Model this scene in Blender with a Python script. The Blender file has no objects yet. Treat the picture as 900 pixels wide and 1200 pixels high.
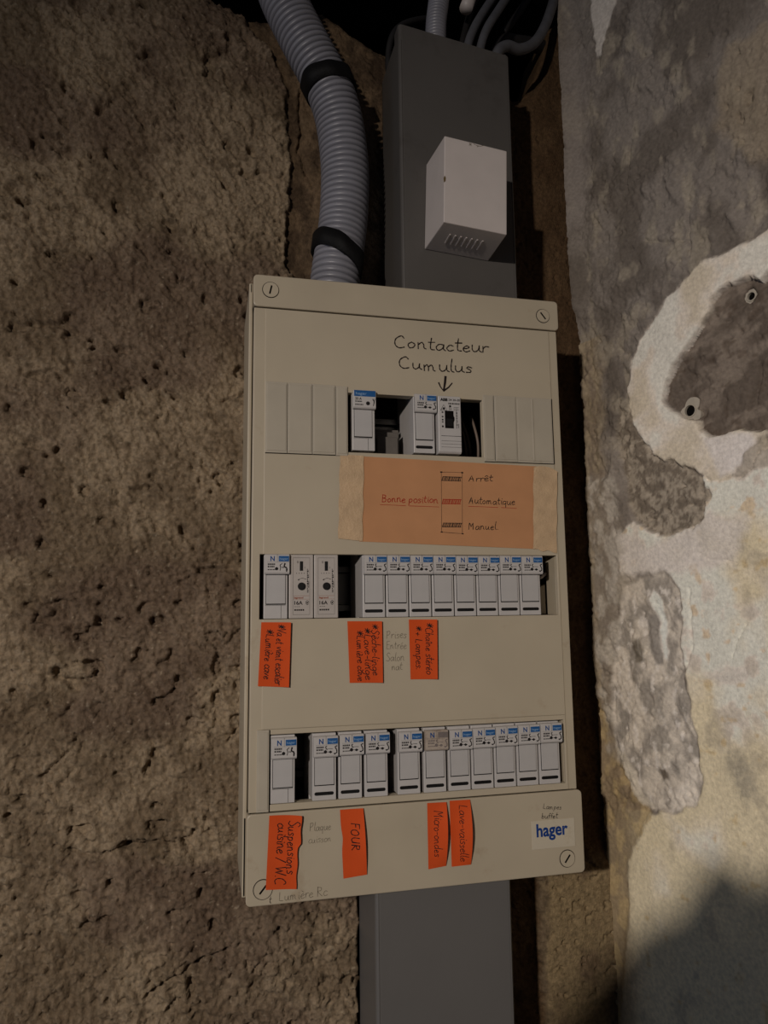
import bpy, bmesh, math, random
import numpy as np
from mathutils import Matrix, Vector

# ------------------------------------------------------------------ scene, camera, light
S = 0.001                                    # everything below is written in millimetres
scene = bpy.context.scene
COL = scene.collection
random.seed(7)
RNG = np.random.RandomState(11)

def rotm(r):
    r = np.array(r, float); th = np.linalg.norm(r); k = r / th
    K = np.array([[0, -k[2], k[1]], [k[2], 0, -k[0]], [-k[1], k[0], 0]])
    return np.eye(3) + np.sin(th) * K + (1 - np.cos(th)) * K @ K

FOC = 850.0                                  # focal length in pixels of the 900 x 1200 frame
CR = rotm([0.13262, -0.00288, -0.23213])
CP = np.array([-35.43, -519.15, 6.79])

cam_d = bpy.data.cameras.new('camera')
cam_d.sensor_fit = 'AUTO'; cam_d.sensor_width = 36; cam_d.lens = FOC / 1200 * 36
cam_d.clip_start = 0.01; cam_d.clip_end = 50
cam = bpy.data.objects.new('camera', cam_d); COL.objects.link(cam)
m = Matrix.Identity(4)
for i in range(3):
    m[i][0] = CR[i, 0]; m[i][1] = CR[i, 2]; m[i][2] = -CR[i, 1]; m[i][3] = CP[i] * S
cam.matrix_world = m
scene.camera = cam

scene.view_settings.view_transform = 'Standard'
scene.view_settings.look = 'None'
scene.view_settings.gamma = 1
scene.view_settings.use_curve_mapping = False
scene.view_settings.exposure = 0.0

world = bpy.data.worlds.new('world'); scene.world = world; world.use_nodes = True
bg = world.node_tree.nodes['Background']
bg.inputs[0].default_value = (0.62, 0.70, 1.0, 1); bg.inputs[1].default_value = 0.018

LAMP = (-775, -1296, 304)
ld = bpy.data.lights.new('cellar_lamp', 'SPOT')
ld.energy = 63.5; ld.color = (0.97, 0.88, 0.80); ld.shadow_soft_size = 0.022
ld.spot_size = math.radians(97); ld.spot_blend = 1.0
lamp = bpy.data.objects.new('cellar_lamp', ld); COL.objects.link(lamp)
lamp.location = Vector(LAMP) * S
aim = Vector((480, 20, -620)) * S - lamp.location
lamp.rotation_euler = aim.to_track_quat('-Z', 'Y').to_euler()

fd = bpy.data.lights.new('left_daylight', 'AREA')  # weak cool daylight from the left, its source unseen
fd.energy = 1.9; fd.color = (0.62, 0.75, 1.0); fd.shape = 'RECTANGLE'; fd.size = 0.7; fd.size_y = 1.2
fill = bpy.data.objects.new('left_daylight', fd); COL.objects.link(fill)
fill.location = Vector((-1500, -700, -150)) * S
fill.rotation_euler = (Vector((150, 0, 0)) * S - fill.location).to_track_quat('-Z', 'Y').to_euler()

# ------------------------------------------------------------------ geometry of the view
def ray(u, v): return CR @ np.array([(u - 450) / FOC, 1, (600 - v) / FOC])
def at(u, v, y):                             # point of the plane at depth y seen at (u, v)
    d = ray(u, v); t = (y - CP[1]) / d[1]; return CP + t * d
WY = 92.0                                    # back wall plane
WX, WA = 311.0, math.radians(20)             # corner and splay of the right wall
WN = np.array([math.cos(WA), math.sin(WA), 0]); WD = np.array([math.sin(WA), -math.cos(WA), 0])
def on_right(u, v):
    d = ray(u, v); O = np.array([WX, WY, 0.0])
    P = CP + ((O - CP) @ WN) / (d @ WN) * d
    return float((P - O) @ WD), float(P[2])  # (distance from the corner, height)
def on_back(u, v):
    P = at(u, v, WY); return float(P[0]), float(P[2])

# ------------------------------------------------------------------ materials
def lin(c):
    return tuple(.8 * ((x / 255) / 12.92 if x / 255 <= .04045 else ((x / 255 + .055) / 1.055) ** 2.4) for x in c)
def mat(name, rgb, rough=.5, spec=.5, noise=0.0, nscale=60, bump=0.0, bscale=400, metal=0.0, dirt=None, vcol=False, bdist=.001):
    m = bpy.data.materials.new(name); m.use_nodes = True
    nt = m.node_tree; N = nt.nodes; L = nt.links; b = N['Principled BSDF']
    b.inputs['Roughness'].default_value = rough; b.inputs['Metallic'].default_value = metal
    b.inputs['Specular IOR Level'].default_value = spec
    tc = N.new('ShaderNodeTexCoord')
    col = None
    if vcol:
        a = N.new('ShaderNodeAttribute'); a.attribute_name = 'col'; col = a.outputs['Color']
    else:
        c = N.new('ShaderNodeRGB'); c.outputs[0].default_value = (*lin(rgb), 1); col = c.outputs[0]
    def mixmul(col, fac_out, lo, hi):
        r = N.new('ShaderNodeMapRange'); r.inputs['To Min'].default_value = lo; r.inputs['To Max'].default_value = hi
        r.inputs['From Min'].default_value = .3; r.inputs['From Max'].default_value = .7
        L.new(fac_out, r.inputs['Value'])
        x = N.new('ShaderNodeMix'); x.data_type = 'RGBA'; x.blend_type = 'MULTIPLY'; x.inputs['Factor'].default_value = 1
        L.new(col, x.inputs['A']); L.new(r.outputs[0], x.inputs['B']); return x.outputs['Result']
    if noise:
        n = N.new('ShaderNodeTexNoise'); n.inputs['Scale'].default_value = nscale; n.inputs['Detail'].default_value = 6
        L.new(tc.outputs['Object'], n.inputs['Vector'])
        col = mixmul(col, n.outputs['Fac'], 1 - noise, 1 + noise)
    if dirt:                                  # (colour, scale, threshold)
        n = N.new('ShaderNodeTexNoise'); n.inputs['Scale'].default_value = dirt[1]; n.inputs['Detail'].default_value = 8
        n.inputs['Roughness'].default_value = .7
        L.new(tc.outputs['Object'], n.inputs['Vector'])
        r = N.new('ShaderNodeMapRange'); r.inputs['From Min'].default_value = dirt[2]; r.inputs['From Max'].default_value = dirt[2] + .14
        r.inputs['To Max'].default_value = dirt[3] if len(dirt) > 3 else .7
        L.new(n.outputs['Fac'], r.inputs['Value'])
        x = N.new('ShaderNodeMix'); x.data_type = 'RGBA'; L.new(r.outputs[0], x.inputs['Factor'])
        L.new(col, x.inputs['A']); x.inputs['B'].default_value = (*lin(dirt[0]), 1); col = x.outputs['Result']
    L.new(col, b.inputs['Base Color'])
    if bump:
        n = N.new('ShaderNodeTexNoise'); n.inputs['Scale'].default_value = bscale; n.inputs['Detail'].default_value = 8
        n.inputs['Roughness'].default_value = .65
        L.new(tc.outputs['Object'], n.inputs['Vector'])
        bp = N.new('ShaderNodeBump'); bp.inputs['Strength'].default_value = bump; bp.inputs['Distance'].default_value = bdist
        L.new(n.outputs['Fac'], bp.inputs['Height']); L.new(bp.outputs[0], b.inputs['Normal'])
    return m

M = dict(
    wall=mat('rough_render', (0, 0, 0), .95, .15, noise=.30, nscale=300, bump=1.0, bscale=620, vcol=True, bdist=.0016),
    plaster=mat('old_plaster', (0, 0, 0), .9, .2, noise=.15, nscale=340, bump=.8, bscale=620, vcol=True, bdist=.001),
    void=mat('shaded_void', (14, 12, 11), .95, .05),  # near-black base colour puts the hole's shade into the material
    cover=mat('aged_beige_plastic', (189, 176, 153), .42, .4, noise=.05, nscale=18, bump=.06, bscale=1500, dirt=((150, 122, 92), 26, .60, .45)),
    cover2=mat('beige_plastic_plate', (191, 178, 155), .42, .4, noise=.05, nscale=14, bump=.06, bscale=1500, dirt=((158, 128, 96), 20, .60, .4)),
    blank=mat('grey_beige_plastic', (184, 174, 156), .5, .35, noise=.05, nscale=40, dirt=((140, 122, 100), 45, .62, .4)),
    inner=mat('shaded_inside_plastic', (96, 88, 72), .6, .3, noise=.1),  # cover plastic painted darker for the shade inside the box
    gap=mat('dark_gap', (16, 13, 11), .9, .1),
    dev=mat('white_device_plastic', (196, 191, 187), .38, .45, noise=.04, nscale=80, dirt=((150, 134, 122), 70, .62, .35)),
    dev_old=mat('worn_device_plastic', (180, 166, 152), .45, .4, noise=.06, nscale=90, dirt=((120, 98, 84), 60, .52, .6)),
    door=mat('device_flap_plastic', (188, 184, 181), .42, .4, noise=.03, nscale=80, dirt=((140, 124, 112), 60, .62, .3)),
    legr=mat('grey_device_plastic', (188, 179, 171), .4, .4, noise=.05, nscale=90),
    terminal=mat('grey_terminal', (104, 98, 92), .6, .3, noise=.1, nscale=120),
    black=mat('black_plastic', (14, 12, 12), .55, .3),
    dial=mat('dial_plastic', (46, 46, 50), .4, .4),
    ink=mat('black_ink', (26, 22, 22), .7, .2),
    marker=mat('dark_marker', (38, 28, 26), .7, .2, noise=.3, nscale=900),
    pencil=mat('pencil_grey', (118, 108, 92), .8, .2, noise=.25, nscale=1200),
    redink=mat('red_ink', (168, 42, 24), .7, .2),
    blue=mat('printed_blue', (30, 88, 146), .45, .4, noise=.12, nscale=300),
    fade=mat('faded_print', (122, 112, 108), .5, .3, noise=.1, nscale=300),
    nblue=mat('letter_blue', (24, 72, 132), .5, .3),
    logo=mat('logo_blue', (18, 58, 128), .5, .3),
    palet=mat('pale_lettering', (150, 178, 206), .5, .3),
    brown=mat('brown_print', (150, 84, 60), .6, .3),
    label=mat('clear_label', (204, 193, 172), .3, .5, noise=.03, nscale=60, dirt=((170, 152, 124), 60, .58, .5)),
    orange=mat('orange_paper', (216, 84, 34), .8, .15, noise=.05, nscale=60, bump=.1, bscale=2500),
    card=mat('peach_card', (198, 144, 102), .85, .15, noise=.05, nscale=50, bump=.12, bscale=2500, dirt=((168, 112, 70), 30, .62, .4)),
    tape=mat('masking_tape', (206, 175, 138), .6, .35, noise=.12, nscale=90, bump=.6, bscale=700, dirt=((150, 118, 84), 90, .6, .4)),
    trunk=mat('grey_trunking', (106, 103, 100), .42, .45, noise=.06, nscale=9, bump=.05, bscale=900, dirt=((70, 64, 58), 12, .62, .35)),
    trunk2=mat('darker_grey_trunking', (88, 84, 80), .5, .4, noise=.08, nscale=9, bump=.05, bscale=900, dirt=((56, 50, 44), 11, .55, .5)),  # upper trunking: darker base and heavier mottling than the lower
    conduit=mat('grey_conduit', (140, 139, 146), .38, .5, noise=.08, nscale=60),
    band=mat('black_tape', (10, 9, 9), .7, .25, bump=.5, bscale=500),
    white=mat('white_box_plastic', (206, 196, 190), .45, .4, noise=.03, nscale=60, bump=.05, bscale=800),
    cable=mat('grey_cable', (92, 92, 96), .55, .35, noise=.15, nscale=90),
    dkcable=mat('dark_cable', (44, 42, 42), .6, .3, noise=.15, nscale=90),
    wire=mat('brown_grey_wire', (120, 104, 92), .5, .35),
    steel=mat('dull_steel', (120, 116, 110), .45, .5, metal=.8),
    putty=mat('pale_plaster', (196, 186, 170), .85, .2, noise=.08, nscale=200, bump=.5, bscale=500),
    chip=mat('scratch_brown', (110, 92, 60), .8, .2),
    coat=mat('dark_wool', (38, 38, 44), .95, .1, noise=.15, nscale=200),
)

# ------------------------------------------------------------------ mesh helpers
class MB:
    def __init__(s): s.v = []; s.f = []; s.mi = []; s.mats = []; s.cur = 0
    def use(s, m):
        if m not in s.mats: s.mats.append(m)
        s.cur = s.mats.index(m); return s
    def add(s, vs, fs):
        o = len(s.v); s.v += [tuple(map(float, p)) for p in vs]
        s.f += [tuple(i + o for i in f) for f in fs]; s.mi += [s.cur] * len(fs); return s
    def box(s, x0, x1, y0, y1, z0, z1):
        vs = [(x, y, z) for x in (x0, x1) for y in (y0, y1) for z in (z0, z1)]
        return s.add(vs, [(0, 1, 3, 2), (4, 6, 7, 5), (0, 4, 5, 1), (2, 3, 7, 6), (0, 2, 6, 4), (1, 5, 7, 3)])
    def prism_x(s, poly, x0, x1):             # poly of (y, z), counter-clockwise seen from +x
        n = len(poly)
        vs = [(x0, y, z) for y, z in poly] + [(x1, y, z) for y, z in poly]
        fs = [tuple(range(n))[::-1], tuple(range(n, 2 * n))] + [(i, (i + 1) % n, n + (i + 1) % n, n + i) for i in range(n)]
        return s.add(vs, fs)
    def prism_y(s, poly, y0, y1):             # poly of (x, z), counter-clockwise seen from the front (-y)
        n = len(poly)
        vs = [(x, y0, z) for x, z in poly] + [(x, y1, z) for x, z in poly]
        fs = [tuple(range(n)), tuple(range(n, 2 * n))[::-1]] + [((i + 1) % n, i, n + i, n + (i + 1) % n) for i in range(n)]
        return s.add(vs, fs)
    def prism_z(s, poly, z0, z1):             # poly of (x, y), counter-clockwise from above
        n = len(poly)
        vs = [(x, y, z0) for x, y in poly] + [(x, y, z1) for x, y in poly]
        fs = [tuple(range(n))[::-1], tuple(range(n, 2 * n))] + [(i, (i + 1) % n, n + (i + 1) % n, n + i) for i in range(n)]
        return s.add(vs, fs)
    def disc(s, cx, cz, r, y0, y1, n=28):
        return s.prism_y([(cx + r * math.cos(2 * math.pi * i / n), cz + r * math.sin(2 * math.pi * i / n)) for i in range(n)], y0, y1)
    def tube(s, pts, r, n=12, cap=True):
        pts = [Vector(p) for p in pts]; rings = []; up = Vector((.31, .9, .2)); k = len(pts)
        for i, p in enumerate(pts):
            t = (pts[min(i + 1, k - 1)] - pts[max(i - 1, 0)]).normalized()
            a = t.cross(up).normalized(); b = a.cross(t).normalized()
            rr = r[i] if hasattr(r, '__len__') else r
            rings.append([p + (a * math.cos(2 * math.pi * j / n) + b * math.sin(2 * math.pi * j / n)) * rr for j in range(n)])
        vs = [q for ring in rings for q in ring]; fs = []
        for i in range(k - 1):
            for j in range(n):
                a0 = i * n + j; a1 = i * n + (j + 1) % n
                fs.append((a0, a1, a1 + n, a0 + n))
        if cap: fs += [tuple(range(n))[::-1], tuple(range((k - 1) * n, k * n))]
        return s.add(vs, fs)
    def build(s, name, material=None, parent=None, bevel=0, smooth=False, loc=None, solid=0):
        me = bpy.data.meshes.new(name)
        me.from_pydata([(x * S, y * S, z * S) for x, y, z in s.v], [], s.f)
        mats = s.mats or [material]
        for mm in mats: me.materials.append(mm)
        if s.mats: me.polygons.foreach_set('material_index', s.mi)
        me.validate(); me.update()
        if smooth: me.polygons.foreach_set('use_smooth', [True] * len(me.polygons))
        o = bpy.data.objects.new(name, me); COL.objects.link(o)
        if parent is not None: o.parent = parent
        if loc is not None: o.location = Vector(loc) * S
        if solid:
            md = o.modifiers.new('thickness', 'SOLIDIFY'); md.thickness = solid * S; md.offset = 0
        if bevel:
            md = o.modifiers.new('bevel', 'BEVEL'); md.width = bevel * S; md.segments = 2
            md.limit_method = 'ANGLE'; md.angle_limit = math.radians(40)
            md.harden_normals = False
        return o

def tag(o, label=None, cat=None, group=None, kind=None):
    if label: o['label'] = label
    if cat: o['category'] = cat
    if group: o['group'] = group
    if kind: o['kind'] = kind
    return o
def thing(name, label, cat, loc=(0, 0, 0), group=None):
    o = bpy.data.objects.new(name, None); COL.objects.link(o); o.empty_display_size = .02
    o.location = Vector(loc) * S
    return tag(o, label, cat, group)
def copy_tree(o, parent=None):
    c = o.copy(); COL.objects.link(c); c.parent = parent
    for ch in list(o.children): copy_tree(ch, c)
    return c

def text_mesh(body, size, name, material, parent, loc, bold=0.0, width=None, depth=.04, rot=0):
    cu = bpy.data.curves.new(name, 'FONT'); cu.body = body; cu.size = size * S; cu.offset = bold * S
    cu.extrude = depth * S; cu.resolution_u = 3
    t = bpy.data.objects.new(name, cu); COL.objects.link(t)
    dg = bpy.context.evaluated_depsgraph_get(); dg.update()
    me = bpy.data.meshes.new_from_object(t.evaluated_get(dg)); me.name = name
    bpy.data.objects.remove(t)
    co = np.empty(len(me.vertices) * 3); me.vertices.foreach_get('co', co); co = co.reshape(-1, 3)
    w = (co[:, 0].max() - co[:, 0].min()) if len(co) else 1
    k = width * S / w if width else 1
    x = (co[:, 0] - co[:, 0].min()) * k; z = co[:, 1]; y = -co[:, 2]
    c, s_ = math.cos(rot), math.sin(rot)
    out = np.stack([x * c - z * s_, y, x * s_ + z * c], 1)
    me.vertices.foreach_set('co', out.ravel()); me.materials.clear(); me.materials.append(material); me.update()
    o = bpy.data.objects.new(name, me); COL.objects.link(o); o.parent = parent; o.location = Vector(loc) * S
    return o

# ------------------------------------------------------------------ handwriting: a one-stroke alphabet
G = {  # advance ; strokes of x,y points (baseline 0, x-height 1, capitals 2)
 'a': '1.05;.75,.9 .3,.95 .02,.45 .25,.02 .65,.35 .78,.95 .75,.3 .95,.02',
 'b': '1;.1,2 .08,1 .05,.05;.06,.5 .4,.95 .75,.55 .45,.02 .06,.1',
 'c': '.85;.7,.85 .35,.98 .02,.45 .3,.02 .75,.2',
 'd': '1.05;.75,.85 .3,.95 .02,.4 .3,.02 .7,.35;.82,2 .76,1 .78,.05',
 'e': '.9;.06,.5 .45,.6 .68,.8 .4,1 .04,.5 .3,.02 .75,.22',
 'f': '.7;.7,1.8 .45,2 .28,1.4 .25,.0;.0,1 .6,1.05',
 'g': '1;.75,.85 .3,.98 .02,.5 .3,.1 .7,.4 .78,.95 .74,-.3 .4,-.8 .05,-.5',
 'h': '1;.1,2 .08,1 .06,0;.07,.6 .4,1 .65,.7 .66,.0',
 'i': '.5;.2,.95 .18,.3 .35,.0;.24,1.35 .26,1.42',
 'l': '.5;.22,2 .12,1 .14,.2 .38,.03',
 'm': '1.5;.05,.95 .08,.0;.08,.6 .35,1 .5,.6 .5,.0;.5,.6 .8,1 .98,.6 1.0,.2 1.2,.02',
 'n': '1.05;.05,.95 .08,.0;.08,.6 .4,1 .62,.65 .64,.2 .85,.02',
 'o': '.95;.4,.98 .05,.6 .2,.05 .6,.15 .75,.65 .4,.98',
 'p': '1;.1,.95 .08,0 .04,-.8;.08,.7 .45,1 .75,.6 .45,.1 .08,.15',
 'q': '1.05;.75,.85 .3,.98 .02,.5 .3,.08 .7,.4;.78,.95 .74,0 .78,-.8',
 'r': '.75;.08,.95 .1,.5 .08,.0;.1,.55 .35,.95 .7,.9',
 's': '.8;.65,.85 .3,1 .12,.75 .5,.45 .5,.1 .05,.05',
 't': '.75;.3,1.8 .22,.9 .25,.15 .6,.05;.0,1.15 .62,1.2',
 'u': '1.05;.05,.95 .06,.3 .3,.02 .62,.35 .7,.95 .7,.25 .92,.02',
 'v': '.9;.02,.95 .35,.02 .75,.98',
 'w': '1.2;.02,.95 .25,.02 .5,.7 .75,.02 1.05,.98',
 'A': '1.3;.0,.0 .5,1.9 .95,.0;.2,.75 .85,.8',
 'B': '1.2;.1,1.9 .1,.0;.1,1.85 .7,1.7 .6,1.1 .12,1 .8,.8 .75,.15 .1,.0',
 'C': '1.3;1.0,1.6 .7,1.95 .15,1.4 .1,.5 .5,.0 1.05,.15',
 'D': '1.2;.1,1.9 .1,.0;.0,1.85 .8,1.5 .9,.7 .5,.1 .05,.0',
 'E': '1.1;.8,1.85 .12,1.8 .12,.05 .85,.02;.12,1 .7,1.0',
 'F': '1.1;.12,1.9 .1,.0;.1,1.85 .85,1.85;.1,1 .65,1.0',
 'L': '1.1;.15,1.95 .1,.1 .85,.02',
 'M': '1.5;.1,.0 .15,1.8 .25,1.85 .6,.7 1.0,1.9 1.1,.0',
 'N': '1.3;.1,.0 .12,1.9 .85,.0 .88,1.9',
 'O': '1.4;.6,1.9 .1,1.3 .2,.2 .8,.05 1.1,.9 .9,1.75 .55,1.9',
 'P': '1.15;.15,1.9 .1,.0;.0,1.75 .7,1.9 .8,1.3 .5,.95 .1,.9',
 'R': '1.25;.12,1.9 .1,.0;.1,1.85 .75,1.7 .7,1.15 .12,1.0 .95,.0',
 'S': '1.1;.9,1.65 .5,1.95 .15,1.5 .5,1.05 .85,.5 .5,.0 .05,.2',
 'U': '1.3;.1,1.9 .1,.5 .5,.0 .9,.5 .95,1.9 .95,.1',
 'V': '1.2;.0,1.9 .45,.0 1.0,2.0',
 'W': '1.6;.0,1.9 .35,.0 .7,1.4 1.0,.0 1.4,1.95',
 '-': '.8;.1,.6 .6,.62', '.': '.45;.15,.0 .2,.06', '/': '1;.05,-.1 .8,1.9', '+': '1;.1,.6 .8,.6;.45,.95 .45,.2',
 '*': '1.3;.2,.3 1.0,1.5;.2,1.4 1.0,.4;.05,.9 1.1,.95;.6,1.7 .6,.2;.3,.8 .9,1.1', ' ': '.65',
}
ACC = {'è': ('e', [(.2, 1.65), (.55, 1.35)]), 'é': ('e', [(.3, 1.3), (.65, 1.65)]), 'ê': ('e', [(.1, 1.3), (.38, 1.65), (.65, 1.3)]),
       'î': ('i', [(.0, 1.3), (.22, 1.65), (.45, 1.3)])}
STRAIGHT = set('AEFLMNVWv+*/-w')
def smooth_line(p, k=5):
    if len(p) < 3: return p
    q = [p[0]] + p + [p[-1]]; out = []
    for i in range(1, len(q) - 2):
        a, b, c, d = [np.array(t) for t in q[i - 1:i + 3]]
        for j in range(k):
            t = j / k
            out.append(tuple(.5 * (2 * b + (c - a) * t + (2 * a - 5 * b + 4 * c - d) * t * t + (3 * b - a - 3 * c + d) * t ** 3)))
    return out + [p[-1]]
def ribbon(mb, pts, w, f):
    """flat pen stroke of width w through 2-D points, laid on the surface f(a, b) -> xyz"""
    if len(pts) < 2: return
    P = np.array(pts, float); T = np.gradient(P, axis=0); T /= (np.linalg.norm(T, axis=1)[:, None] + 1e-9)
    Nn = np.stack([-T[:, 1], T[:, 0]], 1); n = len(P)
    P[0] -= T[0] * w * .35; P[-1] += T[-1] * w * .35
    ww = w * .5 * (1 + .22 * np.sin(np.arange(n) * 1.7 + P[0, 0] * 3))
    A = P + Nn * ww[:, None]; B = P - Nn * ww[:, None]
    vs = [f(*a) for a in A] + [f(*b) for b in B]
    mb.add(vs, [(i, i + n, i + n + 1, i + 1) for i in range(n - 1)])
def write(mb, text, x, y, h, f, w, ang=0.0, squeeze=1.0, jitter=.05, slant=.08, width=None):
    """handwritten text; h = x-height; runs along ang in the (a, b) plane of f"""
    adv = 0
    def glyph(ch): return G[ACC[ch][0]] if ch in ACC else G.get(ch, G[' '])
    if width:
        tot = sum(float(glyph(c).split(';')[0]) for c in text) * h; squeeze = width / tot
    ca, sa = math.cos(ang), math.sin(ang)
    for ch in text:
        parts = glyph(ch).split(';'); a = float(parts[0])
        st = [[tuple(map(float, q.split(','))) for q in p.split(' ')] for p in parts[1:]]
        if ch in ACC:
            if ch == 'î': st = st[:1]
            st = st + [ACC[ch][1]]
        jy = random.uniform(-jitter, jitter) * 2; js = 1 + random.uniform(-jitter, jitter) * 2
        for s_ in st:
            pl = s_ if ch in STRAIGHT else smooth_line(s_)
            if ch in STRAIGHT and len(s_) > 1:
                pl = [tuple(np.array(s_[i]) * (1 - t) + np.array(s_[i + 1]) * t) for i in range(len(s_) - 1) for t in (0, .33, .66)] + [s_[-1]]
            q = []
            for (px, py) in pl:
                gx = (adv + (px + slant * py) * js) * h * squeeze; gy = (py * js + jy) * h
                q.append((x + gx * ca - gy * sa, y + gx * sa + gy * ca))
            ribbon(mb, q, w, f)
        adv += a
def flat(y): return lambda a, b: (a, y, b)

# ------------------------------------------------------------------ noise on arrays
def vnoise(x, y, seed):
    r = np.random.RandomState(seed); T = r.rand(256, 256)
    xi = np.floor(x).astype(int); yi = np.floor(y).astype(int); fx = x - xi; fy = y - yi
    fx = fx * fx * (3 - 2 * fx); fy = fy * fy * (3 - 2 * fy)
    g = lambda i, j: T[i % 256, j % 256]
    return (g(xi, yi) * (1 - fx) + g(xi + 1, yi) * fx) * (1 - fy) + (g(xi, yi + 1) * (1 - fx) + g(xi + 1, yi + 1) * fx) * fy
def fbm(x, y, seed, octv=4, gain=.5):
    o = 0; a = 1; t = 0
    for k in range(octv):
        o = o + a * vnoise(x * 2 ** k, y * 2 ** k, seed + k * 7); t += a; a *= gain
    return o / t
def sstep(a, b, x):
    t = np.clip((x - a) / (b - a), 0, 1); return t * t * (3 - 2 * t)
def poly_sd(px, pz, poly):                    # signed distance, positive inside
    d = np.full(px.shape, 1e9); inside = np.zeros(px.shape, bool); n = len(poly)
    for i in range(n):
        x0, z0 = poly[i]; x1, z1 = poly[(i + 1) % n]
        ex, ez = x1 - x0, z1 - z0; l2 = ex * ex + ez * ez + 1e-9
        t = np.clip(((px - x0) * ex + (pz - z0) * ez) / l2, 0, 1)
        d = np.minimum(d, np.hypot(px - x0 - t * ex, pz - z0 - t * ez))
        c = ((z0 > pz) != (z1 > pz)) & (px < (x1 - x0) * (pz - z0) / (z1 - z0 + 1e-12) + x0)
        inside ^= c
    return np.where(inside, d, -d)
def line_d(px, pz, pl):
    d = np.full(px.shape, 1e9)
    for (x0, z0), (x1, z1) in zip(pl[:-1], pl[1:]):
        ex, ez = x1 - x0, z1 - z0
        t = np.clip(((px - x0) * ex + (pz - z0) * ez) / (ex * ex + ez * ez + 1e-9), 0, 1)
        d = np.minimum(d, np.hypot(px - x0 - t * ex, pz - z0 - t * ez))
    return d
def C3(c): return np.array(lin(c))
def mixc(a, b, t): return a * (1 - t[..., None]) + b * t[..., None]
def grid_mesh(name, P, colr, material, flip=False, smooth=True):
    """P: (rows, cols, 3) in mm"""
    r, c = P.shape[:2]
    idx = np.arange(r * c).reshape(r, c)
    q = np.stack([idx[:-1, :-1], idx[:-1, 1:], idx[1:, 1:], idx[1:, :-1]], -1).reshape(-1, 4)
    if flip: q = q[:, ::-1]
    me = bpy.data.meshes.new(name)
    me.vertices.add(r * c); me.vertices.foreach_set('co', (P.reshape(-1, 3) * S).astype(np.float32).ravel())
    me.loops.add(q.size); me.loops.foreach_set('vertex_index', q.ravel().astype(np.int32))
    me.polygons.add(len(q)); me.polygons.foreach_set('loop_start', np.arange(0, q.size, 4, dtype=np.int32))
    me.polygons.foreach_set('loop_total', np.full(len(q), 4, np.int32))
    me.update(calc_edges=True); me.validate()
    ca = me.color_attributes.new('col', 'FLOAT_COLOR', 'POINT')
    rgba = np.ones((r * c, 4), np.float32); rgba[:, :3] = np.clip(colr.reshape(-1, 3), 0, 1); ca.data.foreach_set('color', rgba.ravel())
    me.materials.append(material)
    if smooth: me.polygons.foreach_set('use_smooth', np.ones(len(me.polygons), bool))
    o = bpy.data.objects.new(name, me); COL.objects.link(o); return o

# ================================================================== THE SETTING
# ---- back wall: rough render, a smoother chase behind the panel, ragged top edge over a dark hole
edge_pts = [(-420, 640), (-250, 622), (-120, 590), (-40, 566), (-13, 557), (18, 560), (40, 579), (58, 578), (75, 572), (91, 563), (105, 553), (116, 550),
            (150, 545), (200, 535), (246, 524), (262, 526), (274, 536), (285, 556), (293, 580), (300, 610), (340, 640)]
step = 1.2
xs = np.arange(-330, 322 + step, step)
ze = np.interp(xs, [p[0] for p in edge_pts], [p[1] for p in edge_pts])
ze = ze + 9 * (fbm(xs / 14, xs * 0 + 3.3, 5, 4) - .5)
nz = int(1010 / step)
tt = np.linspace(0, 1, nz)
X = np.repeat(xs[None, :], nz, 0); Z = -440 + tt[:, None] * (ze[None, :] + 440)
ang = math.radians(62)
U = X * math.cos(ang) + Z * -math.sin(ang); V = X * math.sin(ang) + Z * math.cos(ang)     # hatch runs down to the right
big = fbm(X / 85, Z / 85, 21, 3) - .5
med = fbm(U / 17 + 1.5 * big, V / 8.5, 31, 4, .62) - .5
fin = fbm(U / 5.5, V / 2.9, 41, 4, .7) - .5
pit = sstep(.62, .80, fbm(U / 9, V / 6, 51, 3, .55))
bigpit = sstep(.735, .80, fbm(X / 15, Z / 13, 61, 2, .5))
# chase outline (left edge of the recess above the panel) and stone strip on the right
chase_left = np.interp(Z, [0, 240, 310, 400, 455, 485, 515, 540, 600], [84, 84, 22, 27, 24, 22, 10, -12, -20])
cn = 5 * (fbm(X / 9, Z / 9, 71, 3) - .5)
chase = sstep(-1.5, 2.0, X - chase_left + cn)
chase = np.where(Z < 235, sstep(-2, 2, X - 84 + cn), chase)
stone = sstep(-3, 3, X - 244 + 2 * cn) * sstep(-216 + 14, -216 - 14, Z + cn * 3)           # smoother stone low on the right, painted lighter beyond the cast shadow
rough = 1 - chase
rid = 1 - np.abs(2 * fbm(U / 11, V / 6.5, 43, 3, .6) - 1) * 2.2
crumb = sstep(.45, .75, fbm(X / 3.6, Z / 3.6, 47, 2)) * sstep(.42, .62, fbm(X / 30, Z / 26, 49, 2))
wu = U / 9.5 + 2.4 * (fbm(X / 6, Z / 6, 53, 3) - .5); wv = V / 5.5 + 2.4 * (fbm(X / 6, Z / 6, 57, 3) - .5)
fl = fbm(wu, wv, 59, 3, .55); terr = 0
for lv in (.34, .42, .50, .58, .66): terr = terr + sstep(lv - .010, lv + .010, fl)
fl2 = fbm(U / 3.8 + 4 * big, V / 2.8, 63, 3, .6); terr2 = sstep(.40, .425, fl2) + sstep(.55, .575, fl2)
step_on = sstep(.35, .6, fbm(X / 55, Z / 45, 67, 3))
grit = fbm(X / 1.9, Z / 1.9, 69, 2) - .5
H = (terr * (.25 + .55 * step_on) + terr2 * .42) * rough + grit * 1.3 * rough + big * 10 + med * (5.5 * rough + 3.2 * chase) + fin * (4.6 * rough + 1.6 * chase) - sstep(.82, 1.0, rid) * 1.5 * rough + crumb * 1.3 * rough - pit * (1.8 * rough + 1.4 * chase) - bigpit * 6 * rough
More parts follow.
